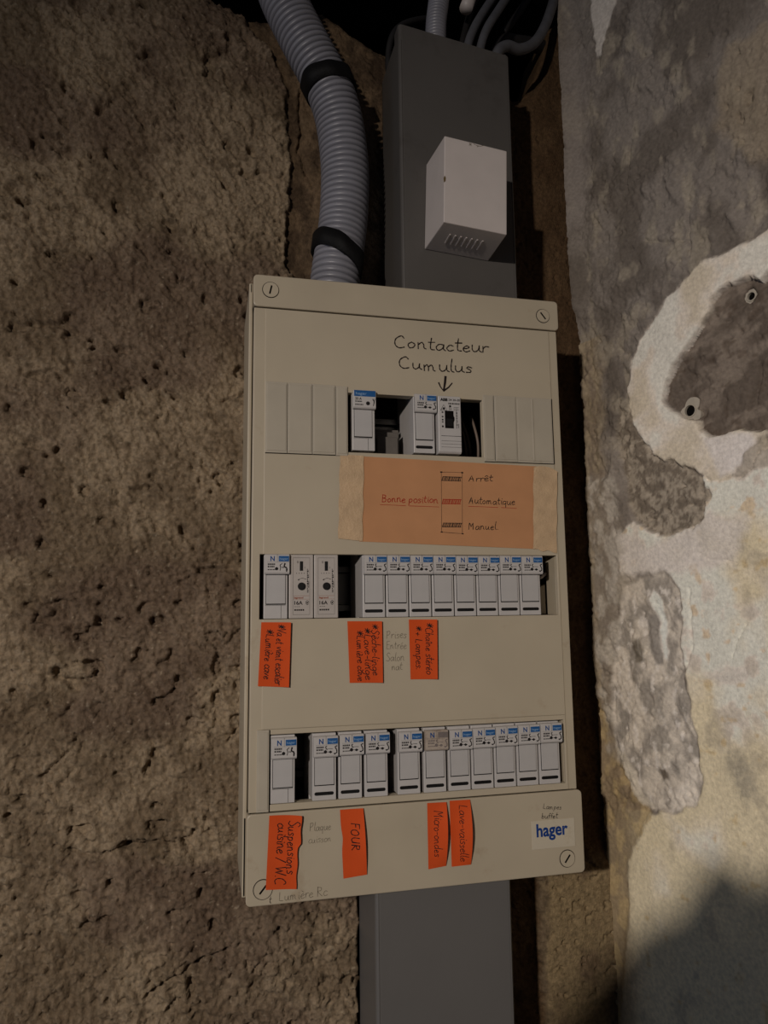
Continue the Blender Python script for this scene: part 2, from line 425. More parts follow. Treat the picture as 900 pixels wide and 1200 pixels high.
H = H * (1 - .55 * stone) - (4.5 + 5 * sstep(60, 110, X)) * chase + stone * (7 + 2 * (fbm(X / 20, Z / 20, 91, 3) - .5))
H = H - stone * 3.0 * sstep(.70, .78, fbm(X / 6, Z / 5, 95, 2))
# cracks and holes seen in the render
cracks = [([(170, 1166), (215, 1137), (240, 1122), (268, 1108)], 1.1, 6), ([(62, 992), (110, 1002), (145, 995), (180, 985), (222, 990)], .9, 5),
          ([(352, 100), (354, 150), (350, 172), (360, 200)], 1.0, 5), ([(45, 912), (80, 880)], 1, 4), ([(258, 760), (284, 735)], 1, 4),
          ([(12, 298), (22, 290)], .7, 3), ([(240, 20), (262, 38), (285, 40)], 1.2, 6), ([(268, 868), (283, 852)], 1, 4), ([(262, 470), (290, 460)], 1, 4)]
wx = X + 4.5 * (fbm(X / 6, Z / 6, 101, 3) - .5); wz = Z + 4.5 * (fbm(X / 6, Z / 6, 111, 3) - .5)
crk = np.zeros_like(X)
for pl, w, dep in cracks:
    d = line_d(wx, wz, [on_back(*p) for p in pl]); crk = np.maximum(crk, sstep(w + .9, w * .2, d) * dep)
for (u, v, r, dep) in [(28, 238, 9, 13), (18, 225, 12, 6), (150, 992, 6, 15), (108, 408, 4.2, 10), (66, 527, 4, 7), (175, 672, 4, 7), (60, 674, 3, 6), (15, 685, 2.5, 5), (135, 152, 3, 7),
                       (62, 175, 3, 6), (88, 117, 3.5, 6), (284, 436, 4, 7), (282, 640, 4, 7), (175, 570, 3.5, 5), (100, 1085, 7, 6), (88, 320, 3, 6), (208, 325, 3, 6),
                       (325, 1090, 6, 6), (405, 1145, 7, 6), (130, 625, 8, 2.5), (40, 520, 11, 4)]:
    x0, z0 = on_back(u, v)
    crk = np.maximum(crk, dep * sstep(r * .8, r * .25, np.hypot(wx - x0, (wz - z0) * 1.25)))
H = H - crk
edge_fall = sstep(.0, 26, ze[None, :] - Z)
Y = WY - H + 14 * (1 - edge_fall) ** 2
Yc = np.where(X > 295, np.maximum(Y, WY - 12), Y)
# albedo of the back wall
tone = fbm(X / 40, Z / 40, 121, 4) ; tone2 = fbm(X / 7, Z / 7, 131, 3)
base = mixc(C3((128, 110, 88)), C3((156, 137, 112)), sstep(.35, .65, tone))
base = mixc(base, C3((104, 87, 67)), sstep(.55, .8, tone2) * .6)
base = mixc(base, C3((104, 84, 72)), sstep(.5, .66, fbm(X / 95, Z / 70, 141, 2)) * .5)
base = mixc(base, C3((176, 160, 136)), sstep(.80, .88, fbm(X / 2.6, Z / 2.6, 151, 2)) * .6)
chc = mixc(C3((92, 75, 58)), C3((120, 99, 76)), sstep(.35, .65, fbm(X / 22, Z / 34, 161, 4)))
chc = mixc(chc, C3((68, 54, 42)), sstep(.52, .7, fbm(X / 14, Z / 20, 171, 3)) * .7)
chc = mixc(chc, C3((88, 66, 44)), sstep(0, 1, stone * 0 + (X > 190) * (1 - stone)) * .75)  # wall's brown, darkened for the cast shade right of panel and trunking
colr = mixc(base, chc, chase)
stc = mixc(C3((150, 130, 98)), C3((128, 108, 84)), sstep(.4, .65, fbm(X / 26, Z / 30, 181, 4)))
stc = mixc(stc, C3((108, 92, 74)), sstep(7, 0, X - 246 - 3 * cn) * .8)  # darker left edge paints the trunking's second, fainter shadow on the stone
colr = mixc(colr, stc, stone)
colr = colr * 1.1
P = np.stack([X, Yc, Z], -1)
rim = []
for k, (dy, dz) in enumerate([(10, 1.0), (25, 1.5), (60, 0)]):   # the edge turns back into the hole
    q = P[-1].copy(); q[:, 1] += dy; q[:, 2] += dz + 3 * (fbm(xs / 8, xs * 0 + k * 5.1, 191, 2) - .5); rim.append(q)
P = np.concatenate([P, np.array(rim)], 0); colr = np.concatenate([colr, np.repeat(colr[-1:], 3, 0)], 0)
wall_back = grid_mesh('wall_back', P, colr, M['wall']); tag(wall_back, kind='structure')

# ---- right wall: old plaster in layers
step = 1.15
ss = np.arange(-6, 620 + step, step); zz = np.arange(-440, 720, step * 1.15)
A, Z = np.meshgrid(ss, zz)
nA = 5 * (fbm(A / 8, Z / 8, 201, 4) - .5); nB = 5 * (fbm(A / 8 + 40, Z / 8, 211, 4) - .5)
def zone(pts, soft=1.4, wob=1.0):
    LAST[0] = poly_sd(A + nA * wob, Z + nB * wob, [on_right(*p) for p in pts]); return sstep(-soft, soft, LAST[0])
LAST = [None]
grey = C3((122, 114, 106)); grey_dk = C3((92, 84, 76)); white = C3((214, 204, 192)); cream = C3((202, 189, 160))
t1 = fbm(A / 28, Z / 45, 221, 4)
col_r = mixc(grey, grey_dk, sstep(.42, .68, t1) * .8)
col_r = mixc(col_r, C3((150, 140, 124)), sstep(.55, .75, fbm(A / 12, Z / 22, 231, 4)) * .6)
Hr = 6 * (fbm(A / 60, Z / 80, 241, 3) - .5)
wA = A + 7 * (fbm(A / 11, Z / 11, 253, 3) - .5); wZ = Z + 7 * (fbm(A / 11, Z / 11, 257, 3) - .5)
flr = fbm((wA + wZ * .45) / 17, (wZ - wA * .3) / 22, 259, 3)
rough_r = 3.0 * (fbm((A + Z * .45) / 6, (Z - A * .3) / 11, 251, 4, .65) - .5) + .9 * (sstep(.44, .455, flr) + sstep(.56, .575, flr)) + .9 * (fbm(A / 1.9, Z / 2.4, 263, 2) - .5)
rough_r = rough_r * (.45 + 1.1 * sstep(.38, .62, fbm(A / 40, Z / 55, 267, 3)))
pits_r = 2.4 * sstep(.70, .82, fbm((A + Z * .4) / 6, Z / 8, 261, 3))
rz = np.ones_like(A)
# cream and pale plaster, lower right
pale = zone([(722, 628), (745, 612), (765, 625), (800, 618), (828, 585), (822, 545), (850, 520), (900, 505), (960, 520), (1180, 480), (1180, 1500), (690, 1400), (700, 1030), (722, 945), (770, 955), (815, 940), (822, 900), (812, 830), (800, 760), (797, 690), (770, 668), (726, 672)], 1.6)
colp = mixc(white * 1.03, cream * 1.05, sstep(.38, .62, fbm(A / 50, Z / 60, 271, 4) + .0016 * (-Z - 60)))
colp = mixc(colp, C3((150, 140, 124)), sstep(.60, .78, fbm(A / 16, Z / 20, 281, 4)) * .45)
colp = mixc(colp, C3((184, 156, 104)), sstep(.70, .82, fbm(A / 9, Z / 9, 291, 3)) * .5)
col_r = mixc(col_r, colp, pale); rz = rz * (1 - .88 * pale); Hr = Hr + pale * 1.2
patch = zone([(722, 622), (760, 640), (800, 625), (835, 600), (880, 610), (862, 660), (800, 670), (735, 672)], 6, 2)
col_r = mixc(col_r, C3((202, 194, 186)), patch * .75)
gp = zone([(850, 880), (878, 885), (888, 930), (875, 950), (855, 915)], 6, 2) ; col_r = mixc(col_r, C3((150, 142, 126)), gp * (.35 + .4 * sstep(.4, .6, fbm(A / 3, Z / 3, 283, 3))))
gp = zone([(832, 795), (858, 780), (880, 790), (872, 800), (842, 802)], 5, 2); col_r = mixc(col_r, C3((190, 184, 174)), gp * .8)
# brown strip along the corner
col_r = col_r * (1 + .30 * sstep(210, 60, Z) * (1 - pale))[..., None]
strip = sstep(26, 8, A + 2 * nA) * (Z < 260)
col_r = mixc(col_r, mixc(C3((146, 130, 104)), C3((120, 105, 86)), sstep(.4, .65, fbm(A / 6, Z / 16, 301, 3))), strip * .7)
low = zone([(700, 820), (733, 900), (745, 930), (762, 952), (735, 1010), (735, 1090), (715, 1300), (690, 1300), (690, 820)], 3)
col_r = mixc(col_r, mixc(C3((160, 138, 98)), C3((128, 110, 84)), sstep(.4, .6, fbm(A / 10, Z / 14, 311, 3))), low * .75); Hr = Hr - 2.5 * low
gl = zone([(690, 560), (722, 560), (733, 640), (726, 690), (740, 760), (728, 900), (712, 880), (704, 800), (697, 700)], 5, 2.5)
col_r = mixc(col_r, mixc(C3((172, 164, 152)), C3((132, 122, 110)), sstep(.40, .62, fbm(A / 7, Z / 13, 317, 4))), gl * .75); rz = rz + .4 * gl * (1 - rz)
# rough grey strip of mortar with white crumbs, in the middle
mort = zone([(733, 685), (778, 668), (797, 690), (800, 760), (804, 800), (812, 835), (818, 880), (824, 920), (815, 943), (792, 953), (757, 948), (738, 918), (731, 895), (718, 868), (716, 800), (726, 740)], 1.5, 1.3)
cm = mixc(C3((192, 182, 168)), C3((148, 140, 130)), sstep(.4, .62, fbm(A / 12, Z / 18, 321, 4)))
cm = mixc(cm, C3((212, 204, 194)), sstep(.60, .74, fbm(A / 5, Z / 9, 331, 4)) * .7)
col_r = mixc(col_r, cm, mort); Hr = Hr - 2.2 * mort; rz = rz * (1 - .35 * mort) + .1 * mort
for pts, c_, k_ in [([(757, 720), (772, 718), (778, 760), (776, 778), (768, 780), (760, 755)], (128, 122, 116), .8), ([(764, 690), (774, 700), (780, 735), (783, 775), (777, 772), (772, 730), (760, 705)], (222, 214, 204), .9),
                    ([(772, 902), (780, 900), (784, 912), (778, 914)], (88, 78, 66), .9), ([(740, 750), (752, 748), (754, 775), (744, 778)], (96, 88, 74), .7),
                    ([(786, 930), (815, 905), (820, 938), (795, 950), (784, 945)], (210, 200, 186), .7), ([(722, 880), (733, 880), (752, 930), (766, 946), (752, 945), (735, 915)], (196, 186, 168), .7)]:
    zc = zone(pts, 1.5, .8); col_r = mixc(col_r, C3(c_), zc * k_)
# round rough patch where the plaster has come off
rp = zone([(728, 470), (740, 490), (752, 516), (768, 532), (792, 541), (808, 546), (824, 560), (834, 582), (826, 602), (812, 616), (794, 626), (772, 627), (756, 618), (742, 604), (735, 575), (726, 520)], 1.2, 1.9)
cr = mixc(C3((152, 141, 126)), C3((110, 100, 88)), sstep(.38, .62, fbm(A / 5, Z / 6, 341, 4, .7)))
bd_rp = LAST[0]
col_r = mixc(col_r, cr, rp); Hr = Hr - 4.5 * rp; rz = rz * (1 - rp) + 1.7 * rp
# white plaster band round the brown stone
band = zone([(1040, 330), (1010, 260), (965, 236), (930, 250), (900, 269), (872, 285), (848, 299), (822, 309), (800, 332), (775, 362), (756, 392), (742, 425), (737, 460), (741, 492), (753, 515), (766, 532), (790, 541), (812, 548), (828, 560), (845, 565), (868, 560), (884, 548), (890, 530), (905, 520), (960, 520), (1020, 490), (1050, 420)], 1.3, 1.1)
col_r = mixc(col_r, mixc(white, C3((196, 184, 164)), sstep(.4, .7, fbm(A / 30, Z / 30, 351, 4))), band); Hr = Hr + 1.6 * band - 2 * (pale * band); rz = rz * (1 - .82 * band)
bd_band = LAST[0]
lil = zone([(826, 515), (850, 508), (880, 507), (884, 520), (872, 545), (845, 560), (838, 540)], 3, 1); col_r = mixc(col_r, C3((206, 200, 198)), lil * .6)
sr = zone([(885, 515), (905, 508), (940, 515), (935, 535), (900, 548), (884, 552), (872, 562), (855, 560), (868, 548)], 2, 1.5); col_r = mixc(col_r, C3((140, 130, 116)), sr * .7); rz = rz + 1.1 * sr
brown = zone([(1010, 400), (1000, 330), (965, 285), (925, 295), (905, 312), (890, 330), (878, 326), (868, 329), (854, 333), (842, 341), (834, 352), (832, 366), (822, 381), (811, 398), (800, 413), (788, 429), (780, 448), (777, 470), (786, 481), (800, 488), (814, 492), (820, 505), (832, 511), (848, 509), (866, 502), (885, 505), (910, 506), (960, 502), (995, 470)], .9, .9)
bc = mixc(C3((94, 84, 75)), C3((120, 109, 98)), sstep(.40, .66, fbm((A + Z * .2) / 26, (Z - A * .35) / 9, 361, 4)))
bc = mixc(bc, C3((80, 68, 58)), sstep(.58, .72, fbm(A / 9, Z / 6, 371, 3)) * .6)
bd_brown = LAST[0]
col_r = mixc(col_r, bc, brown); Hr = Hr - 8.5 * brown; rz = rz * (1 - brown) + .9 * brown
Hr = Hr + brown * 2.2 * (fbm((A + Z * .2) / 24, (Z - A * .35) / 7, 381, 4) - .5)
# small wedge of white filler at the top
wedge = zone([(692, -20), (726, -20), (722, 5), (714, 30), (706, 66), (701, 68), (699, 45), (694, 15)], .9, .7)
col_r = mixc(col_r, C3((186, 178, 168)), wedge); Hr = Hr + 1.5 * wedge; rz = rz * (1 - .7 * wedge)
smooth_top = zone([(655, 60), (690, 60), (694, 180), (690, 260), (660, 280), (650, 180)], 8, 3); rz = rz * (1 - .55 * smooth_top)
col_r = mixc(col_r, C3((132, 124, 118)), smooth_top * .6)
rt = zone([(845, 60), (900, 30), (1010, 40), (1020, 190), (880, 190), (840, 150)], 6, 3); col_r = mixc(col_r, C3((142, 128, 108)), rt * .6); rz = rz + .8 * rt
Hr = Hr + rough_r * rz - pits_r * np.clip(rz, 0, 2) * .8 + .5 * (fbm(A / 2.6, Z / 3.4, 391, 3) - .5) * rz
ck = np.zeros_like(A)
wa = A + nA * .6; wz = Z + nB * .6
for pl, w, dep in [([(808, 245), (809, 300)], .9, 4), ([(758, 282), (780, 285), (806, 282)], .6, 3), ([(905, 325), (878, 430)], 0, 0), ([(884, 428), (878, 470)], 1.6, 4), ([(872, 480), (882, 472)], 1, 3),
                   ([(690, 905), (740, 905)], 0, 0), ([(808, 690), (812, 760), (800, 800)], .5, 1.5), ([(735, 225), (740, 165)], .9, 3), ([(702, 70), (700, 85)], .8, 3),
                   ([(735, 868), (734, 850)], .6, 2), ([(874, 730), (862, 755), (858, 770)], .5, 1.5), ([(820, 648), (830, 655), (865, 660)], .4, 1.2)]:
    if dep:
        d = line_d(wa, wz, [on_right(*p) for p in pl]); ck = np.maximum(ck, dep * sstep(w + .9, w * .2, d))
for zs, dep, w in ((bd_brown, 4, .5), (bd_band, 2.2, .3), (bd_rp, 2.5, .4)):
    brk = sstep(.38, .52, fbm(A / 16, Z / 16, 393, 3))
    ck = np.maximum(ck, dep * sstep(w + .9, w * .2, np.abs(zs)) * brk)
HOLES = [(803, 480, 5.4), (875, 345, 3.8)]
for (u, v, r) in HOLES:
    a0, z0 = on_right(u, v); ck = np.maximum(ck, 22 * sstep(r + 1.6, r + .2, np.hypot(A - a0, Z - z0)))
for (u, v, r, dep) in [(762, 88, 3, 3), (790, 92, 3, 3), (755, 130, 3, 3), (790, 88, 4, 3), (878, 118, 5, 3), (850, 155, 4, 3), (835, 202, 3, 2), (798, 568, 3, 2.5), (880, 110, 4, 4), (790, 55, 3, 3), (765, 68, 2, 2), (818, 483, 6, 4)]:
    a0, z0 = on_right(u, v); ck = np.maximum(ck, dep * sstep(r, r * .3, np.hypot(wa - a0, wz - z0)))
Hr = Hr - ck
Hr = Hr + 9 * sstep(12, -6, A) * sstep(250, 330, Z)
base_r = np.array([WX, WY, 0.0])
Pr = base_r[None, None] + A[..., None] * WD - Hr[..., None] * WN; Pr[..., 2] += Z
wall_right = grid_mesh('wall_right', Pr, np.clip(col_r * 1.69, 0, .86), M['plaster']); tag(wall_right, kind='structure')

# ---- the dark hole above the wall
v_ = MB()
x0, x1, y0, y1, z0, z1 = -420, 420, 150, 760, 420, 980
v_.box(x0, x1, y1, y1 + 10, z0, z1).box(x0, x1, y0, y1, z0 - 10, z0).box(x0 - 10, x0, y0, y1, z0, z1).box(x1, x1 + 10, y0, y1, z0, z1).box(x0 - 10, x1 + 10, WY, y1, z1, z1 + 10)
tag(v_.build('wall_recess', M['void']), kind='structure')
b_ = MB()                                     # a beam across the recess
b_.box(-420, 420, 230, 330, 760, 900)
tag(b_.build('trim_1', M['void'], bevel=4), kind='structure')

# ================================================================== THE DISTRIBUTION BOARD
W3 = (168.0, 121.8, 167.2)                    # right end / bottom / top of the top window
WIN = [(61.2, 168.2, 121.8, 167.4), (-2.6, 225.8, 0.0, 45.8), (5.2, 225.8, -124.8, -78.6)]
board = thing('distribution_board', 'tall beige plastic fuse box with three rows of breakers and handwriting on its cover', 'fuse box', (115, WY, -187))
bl = -Vector((115, WY, -187)) * S             # parts are written in world millimetres
def bpart(mb, name, material=None, parent=None, **k):
    o = mb.build(name, material, parent or board, **k)
    if parent is None: o.location = bl
    return o
b = MB()
b.use(M['cover']).box(-12, -9.2, 9, WY, -186, 251).box(235.2, 238, 9, WY, -186, 251).box(-12, 238, 12, WY, 248, 251).box(-12, 238, 12, WY, -187, -184)
b.use(M['inner']).box(-9, 235, WY - 4, WY - 1.5, -184, 248)
bpart(b, 'back_box', bevel=.8)
def plate_holes(mb, x0, x1, z0, z1, holes, y0, y1):
    xsr = sorted({x0, x1, *[h[0] for h in holes], *[h[1] for h in holes]}); zsr = sorted({z0, z1, *[h[2] for h in holes], *[h[3] for h in holes]})
    xsr = [x for x in xsr if x0 <= x <= x1]; zsr = [z for z in zsr if z0 <= z <= z1]
    def hole(i, j):
        if i < 0 or j < 0 or i >= len(xsr) - 1 or j >= len(zsr) - 1: return True
        cx, cz = (xsr[i] + xsr[i + 1]) / 2, (zsr[j] + zsr[j + 1]) / 2
        return any(h[0] < cx < h[1] and h[2] < cz < h[3] for h in holes)
    nx, nz_ = len(xsr), len(zsr)
    vid = {}; vs = []; fs = []
    def V_(i, j, k):
        if (i, j, k) not in vid: vid[(i, j, k)] = len(vs); vs.append((xsr[i], (y0, y1)[k], zsr[j]))
        return vid[(i, j, k)]
    for i in range(nx - 1):
        for j in range(nz_ - 1):
            if hole(i, j): continue
            fs.append((V_(i, j, 0), V_(i + 1, j, 0), V_(i + 1, j + 1, 0), V_(i, j + 1, 0)))
            fs.append((V_(i, j, 1), V_(i, j + 1, 1), V_(i + 1, j + 1, 1), V_(i + 1, j, 1)))
            if hole(i - 1, j): fs.append((V_(i, j, 0), V_(i, j + 1, 0), V_(i, j + 1, 1), V_(i, j, 1)))
            if hole(i + 1, j): fs.append((V_(i + 1, j, 0), V_(i + 1, j, 1), V_(i + 1, j + 1, 1), V_(i + 1, j + 1, 0)))
            if hole(i, j - 1): fs.append((V_(i, j, 0), V_(i, j, 1), V_(i + 1, j, 1), V_(i + 1, j, 0)))
            if hole(i, j + 1): fs.append((V_(i, j + 1, 0), V_(i + 1, j + 1, 0), V_(i + 1, j + 1, 1), V_(i, j + 1, 1)))
    mb.add(vs, fs)
c = MB()
c.use(M['cover'])
plate_holes(c, -8.6, 234.4, -129.6, 228.8, WIN, .8, 3.2)
c.box(-8.6, -6.4, 3.2, 26, -129.6, 228.8).box(232.2, 234.4, 3.2, 26, -129.6, 228.8)       # skirts
c.box(-11.2, -8.8, 14, 24, -118, 212)                                                      # rib down the left flank
for (x0, x1, z0, z1) in WIN:                                                               # lips that run back round each window
    c.box(x0 - 1.4, x1 + 1.4, 3.2, 9, z1, z1 + 1.4).box(x0 - 1.4, x1 + 1.4, 3.2, 9, z0 - 1.4, z0).box(x1, x1 + 1.4, 3.2, 6 if x1 < 200 else 20, z0, z1).box(x0 - 1.4, x0, 3.2, 8, z0, z1)
cover = bpart(c, 'front_cover', bevel=.55)
c = MB(); plate_holes(c, -.4, 227.4, -75.0, 228.4, WIN[:2], 0, .9); plate_holes(c, 5.6, 227.4, -129.2, -75.2, [(5.6, 225.8, -124.8, -78.6)] if 0 else [(4.0, 225.8, -124.8, -78.6)], 0.02, .9)
bpart(c, 'raised_panel', M['cover2'], parent=cover, bevel=.35)
def lid(name, z0, z1, sgn):
    l = MB(); l.use(M['cover'])
    r = 3.2; x0, x1 = (-9.4, 235.8) if sgn > 0 else (-9.8, 237.2)
    pts = []
    for cx, cz, a0 in ((x1 - r, z1 - r, 0), (x0 + r, z1 - r, 90), (x0 + r, z0 + r, 180), (x1 - r, z0 + r, 270)):
        for k in range(5):
            rr = r if True else 0
            a = math.radians(a0 + k * 22.5); pts.append((cx + rr * math.cos(a), cz + rr * math.sin(a)))
    l.prism_y(pts, -1.2, 2.0)
    l.box(x0 + .4, x0 + 2.6, 2, 60, z0 + 2.5, z1 - 1).box(x1 - 2.6, x1 - .4, 2, 60, z0 + 2.5, z1 - 1)
    if sgn > 0: l.box(x0 + .4, x1 - .4, 2, 62, z1 - 3, z1 - .8)
    else: l.box(x0 + .4, x1 - .4, 2, 62, z0 + .8, z0 + 3)
    # slanted cheeks that close the lid against the flank
    for xa, xb in ((x0 - 2.0, x0 + .4), (x1 - .4, x1 + 1.4)):
        if sgn > 0: l.prism_x([(9, z0 + 14), (40, z0 - 16), (80, z0 - 16), (80, z1 - 3), (9, z1 - 3)], xa, xb)
        else: l.prism_x([(9, z0 + 3), (80, z0 + 3), (80, z1 + 20), (40, z1 + 20), (9, z1 - 4)], xa, xb)
    return bpart(l, name, bevel=.7)
top_lid = lid('top_lid', 229.2, 253.8, 1)
bot_lid = lid('bottom_lid', -188.6, -130.0, -1)
for (cx, cz, a, par, rr) in [(3.2, 242.4, 78, top_lid, 6.3), (222.3, 240.4, -52, top_lid, 6.0), (1.4, -178.2, 50, bot_lid, 6.6), (223.2, -177.8, 52, bot_lid, 6.3)]:
    s_ = MB()
    s_.use(M['gap']).disc(cx, cz, rr, -1.24, -1.1, 36)
    s_.use(M['cover2']).disc(cx, cz, rr - .55, -1.75, -1.1, 36)
    ca, sa = math.cos(math.radians(a)), math.sin(math.radians(a))
    L_, w_ = 3.4, .62
    s_.use(M['gap']).prism_y([(cx + ca * p - sa * q, cz + sa * p + ca * q) for p, q in ((-L_, -w_), (L_, -w_), (L_, w_), (-L_, w_))], -1.79, -1.5)
    s_.build('screw_cap', parent=par)
# blanking strips either side of the top window, and beside the bottom row
def strip(x0, x1, z0, z1, y, crease=None):
    t = MB(); t.use(M['blank'])
    t.box(x0 + .18, x1 - .18, y, 6, z0, z1)
    t.box(x0 + 1.0, x1 - 1.0, y - .35, y + .1, z0 + 1.6, z1 - 1.6)
    if crease: t.prism_x([(y - .9, z0 + 1.6), (y - .9, z1 - 1.6), (y, z1 - 1.6), (y, z0 + 1.6)][::-1], crease - .4, crease + .9)
    bpart(t, 'blanking_strip', parent=cover, bevel=.4)
for x0, x1 in ((.2, 16.2), (16.2, 34.5), (34.5, 51.8)): strip(x0, x1, 119.3, 172.4, -.5)
strip(51.8, 61.0, 118.8, 171.8, -1.0)
strip(168.6, 177.5, 118.6, 171.6, -.5); strip(177.5, 196.2, 118.8, 171.6, -.9); strip(196.2, 227.0, 118.6, 171.6, -.5, crease=209.5)
strip(-3.6, 5.0, -129.2, -75.2, -.7)
for q_ in [(x - .3, x + .3, -.2, 1, 119.5, 171.5) for x in (16.2, 34.5, 51.8, 177.5, 196.2)] + [(.2, 61, -.25, .6, 118.7, 119.2), (168.6, 227, -.25, .6, 118.0, 118.5), (227.0, 227.5, -.2, .6, 118.5, 171.6), (4.9, 5.4, -.3, 1, -129, -75.5)]:
    g = MB(); g.box(*q_); bpart(g, 'joint', M['gap'], parent=cover)       # dark joints round the strips
for zc in (145, 22.5, -101.5):
    r = MB(); r.prism_x([(53, zc - 17.5), (52, zc - 17.5), (52, zc - 13), (57, zc - 12), (57, zc + 12), (52, zc + 13), (52, zc + 17.5), (53, zc + 17.5), (58.2, zc + 13), (58.2, zc - 13)][::-1], -6, 232)
    bpart(r, 'din_rail', M['steel'])
t = MB(); t.box(86.5, 106.5, 24, 50, 122, 144.5).box(88, 105, 21, 24, 124, 140).box(84, 109, 34, 50, 145, 149)
bpart(t, 'terminal_block', M['terminal'], bevel=.6)
for pts in ([(152.5, 160), (155.5, 150), (158.6, 136), (161, 116)], [(155.5, 161), (158.5, 150), (162, 134), (163.4, 116)], [(165.5, 161), (167.2, 150), (169.2, 136), (170, 116)]):
    w = MB(); P_ = smooth_line([(x, z) for x, z in pts], 5); w.tube([(x + 3.0, 22 + .012 * (z - 140) ** 2, z) for x, z in P_], 1.15, 8)
    bpart(w, 'wire', M['wire'], smooth=True)
w = MB(); w.tube([(225.6, 19, 33), (220.5, 17, 29.8), (217, 16, 28.6)], 1.3, 8); bpart(w, 'wire', M['white'], smooth=True)
t = MB(); t.prism_y([(217.5, .5), (224.6, .5), (224.6, 24), (221, 22.5), (217.5, 20)], 20, 50); bpart(t, 'cheek', M['cover'], bevel=.4)
# maker's label and pencil notes
t = MB(); t.box(195.6, 230.0, -1.55, -1.15, -169.4, -149.6); nl = bpart(t, 'nameplate', M['label'], parent=bot_lid, bevel=.15)
text_mesh('hager', 12.6, 'lettering', M['logo'], bot_lid, (199.4, -1.6, -160.7), bold=.34, width=25, depth=.02, rot=math.radians(0.5))
def notes(name, parent, items, material, y):
    for (txt, x, z, h, w, kw) in items:
        n = MB(); write(n, txt, x, z, h, flat(y), w, **kw); n.build(name, material, parent)
m_ = MB()
F0 = flat(-.12)
write(m_, 'Contacteur', 97.5, 205.4, 5.3, F0, .92, width=78, ang=.012, slant=.03)
m_.build('handwriting', M['marker'], cover); m_ = MB()
write(m_, 'Cumulus', 101, 188.6, 5.2, F0, .92, width=61, ang=.005, slant=.0)
m_.build('handwriting', M['marker'], cover)
m_ = MB()
ribbon(m_, [(138.4, 184.5), (137.9, 180), (136.9, 174.5)], 1.7, F0); ribbon(m_, [(132.8, 179.3), (134.2, 176), (136.6, 173.0)], 1.1, F0); ribbon(m_, [(143.6, 179.6), (140.8, 176.2), (136.8, 173.2)], 1.2, F0)
m_.build('arrow', M['marker'], cover)
notes('pencil_note', cover, [('Prises', 88.4, -15.0, 3.0, .34, dict(width=15.5)), ('Entrée', 88.2, -22.6, 2.8, .30, dict(width=15.5)), ('Salon', 88.0, -31.4, 3.0, .32, dict(width=14)), ('nat', 92.2, -37.6, 2.6, .32, dict(width=8))], M['pencil'], -.12)
notes('pencil_note', bot_lid, [('Plaque', 32.6, -143.6, 2.8, .32, dict(width=15)), ('cuisson', 31.8, -151.4, 2.4, .28, dict(width=16)), ('Lumière Rc', 12.0, -186.4, 3.0, .36, dict(width=33, slant=.02))], M['pencil'], -1.3)
notes('handwriting', bot_lid, [('Lampes', 205.4, -141.4, 1.9, .34, dict(width=15, ang=-.10)), ('buffet', 204.0, -148.0, 1.9, .38, dict(width=13, ang=-.08)), ('t', 5.6, -187.2, 2.2, .4, dict())], M['marker'], -1.3)
# small knocks and grime specks on the cover
m_ = MB()
for x, z, r in [(196, -160, .7), (14, 165, .5), (180, -150, .5), (92, 198, .6), (190, 224, .5), (224.8, 200, .8)]:
    pass

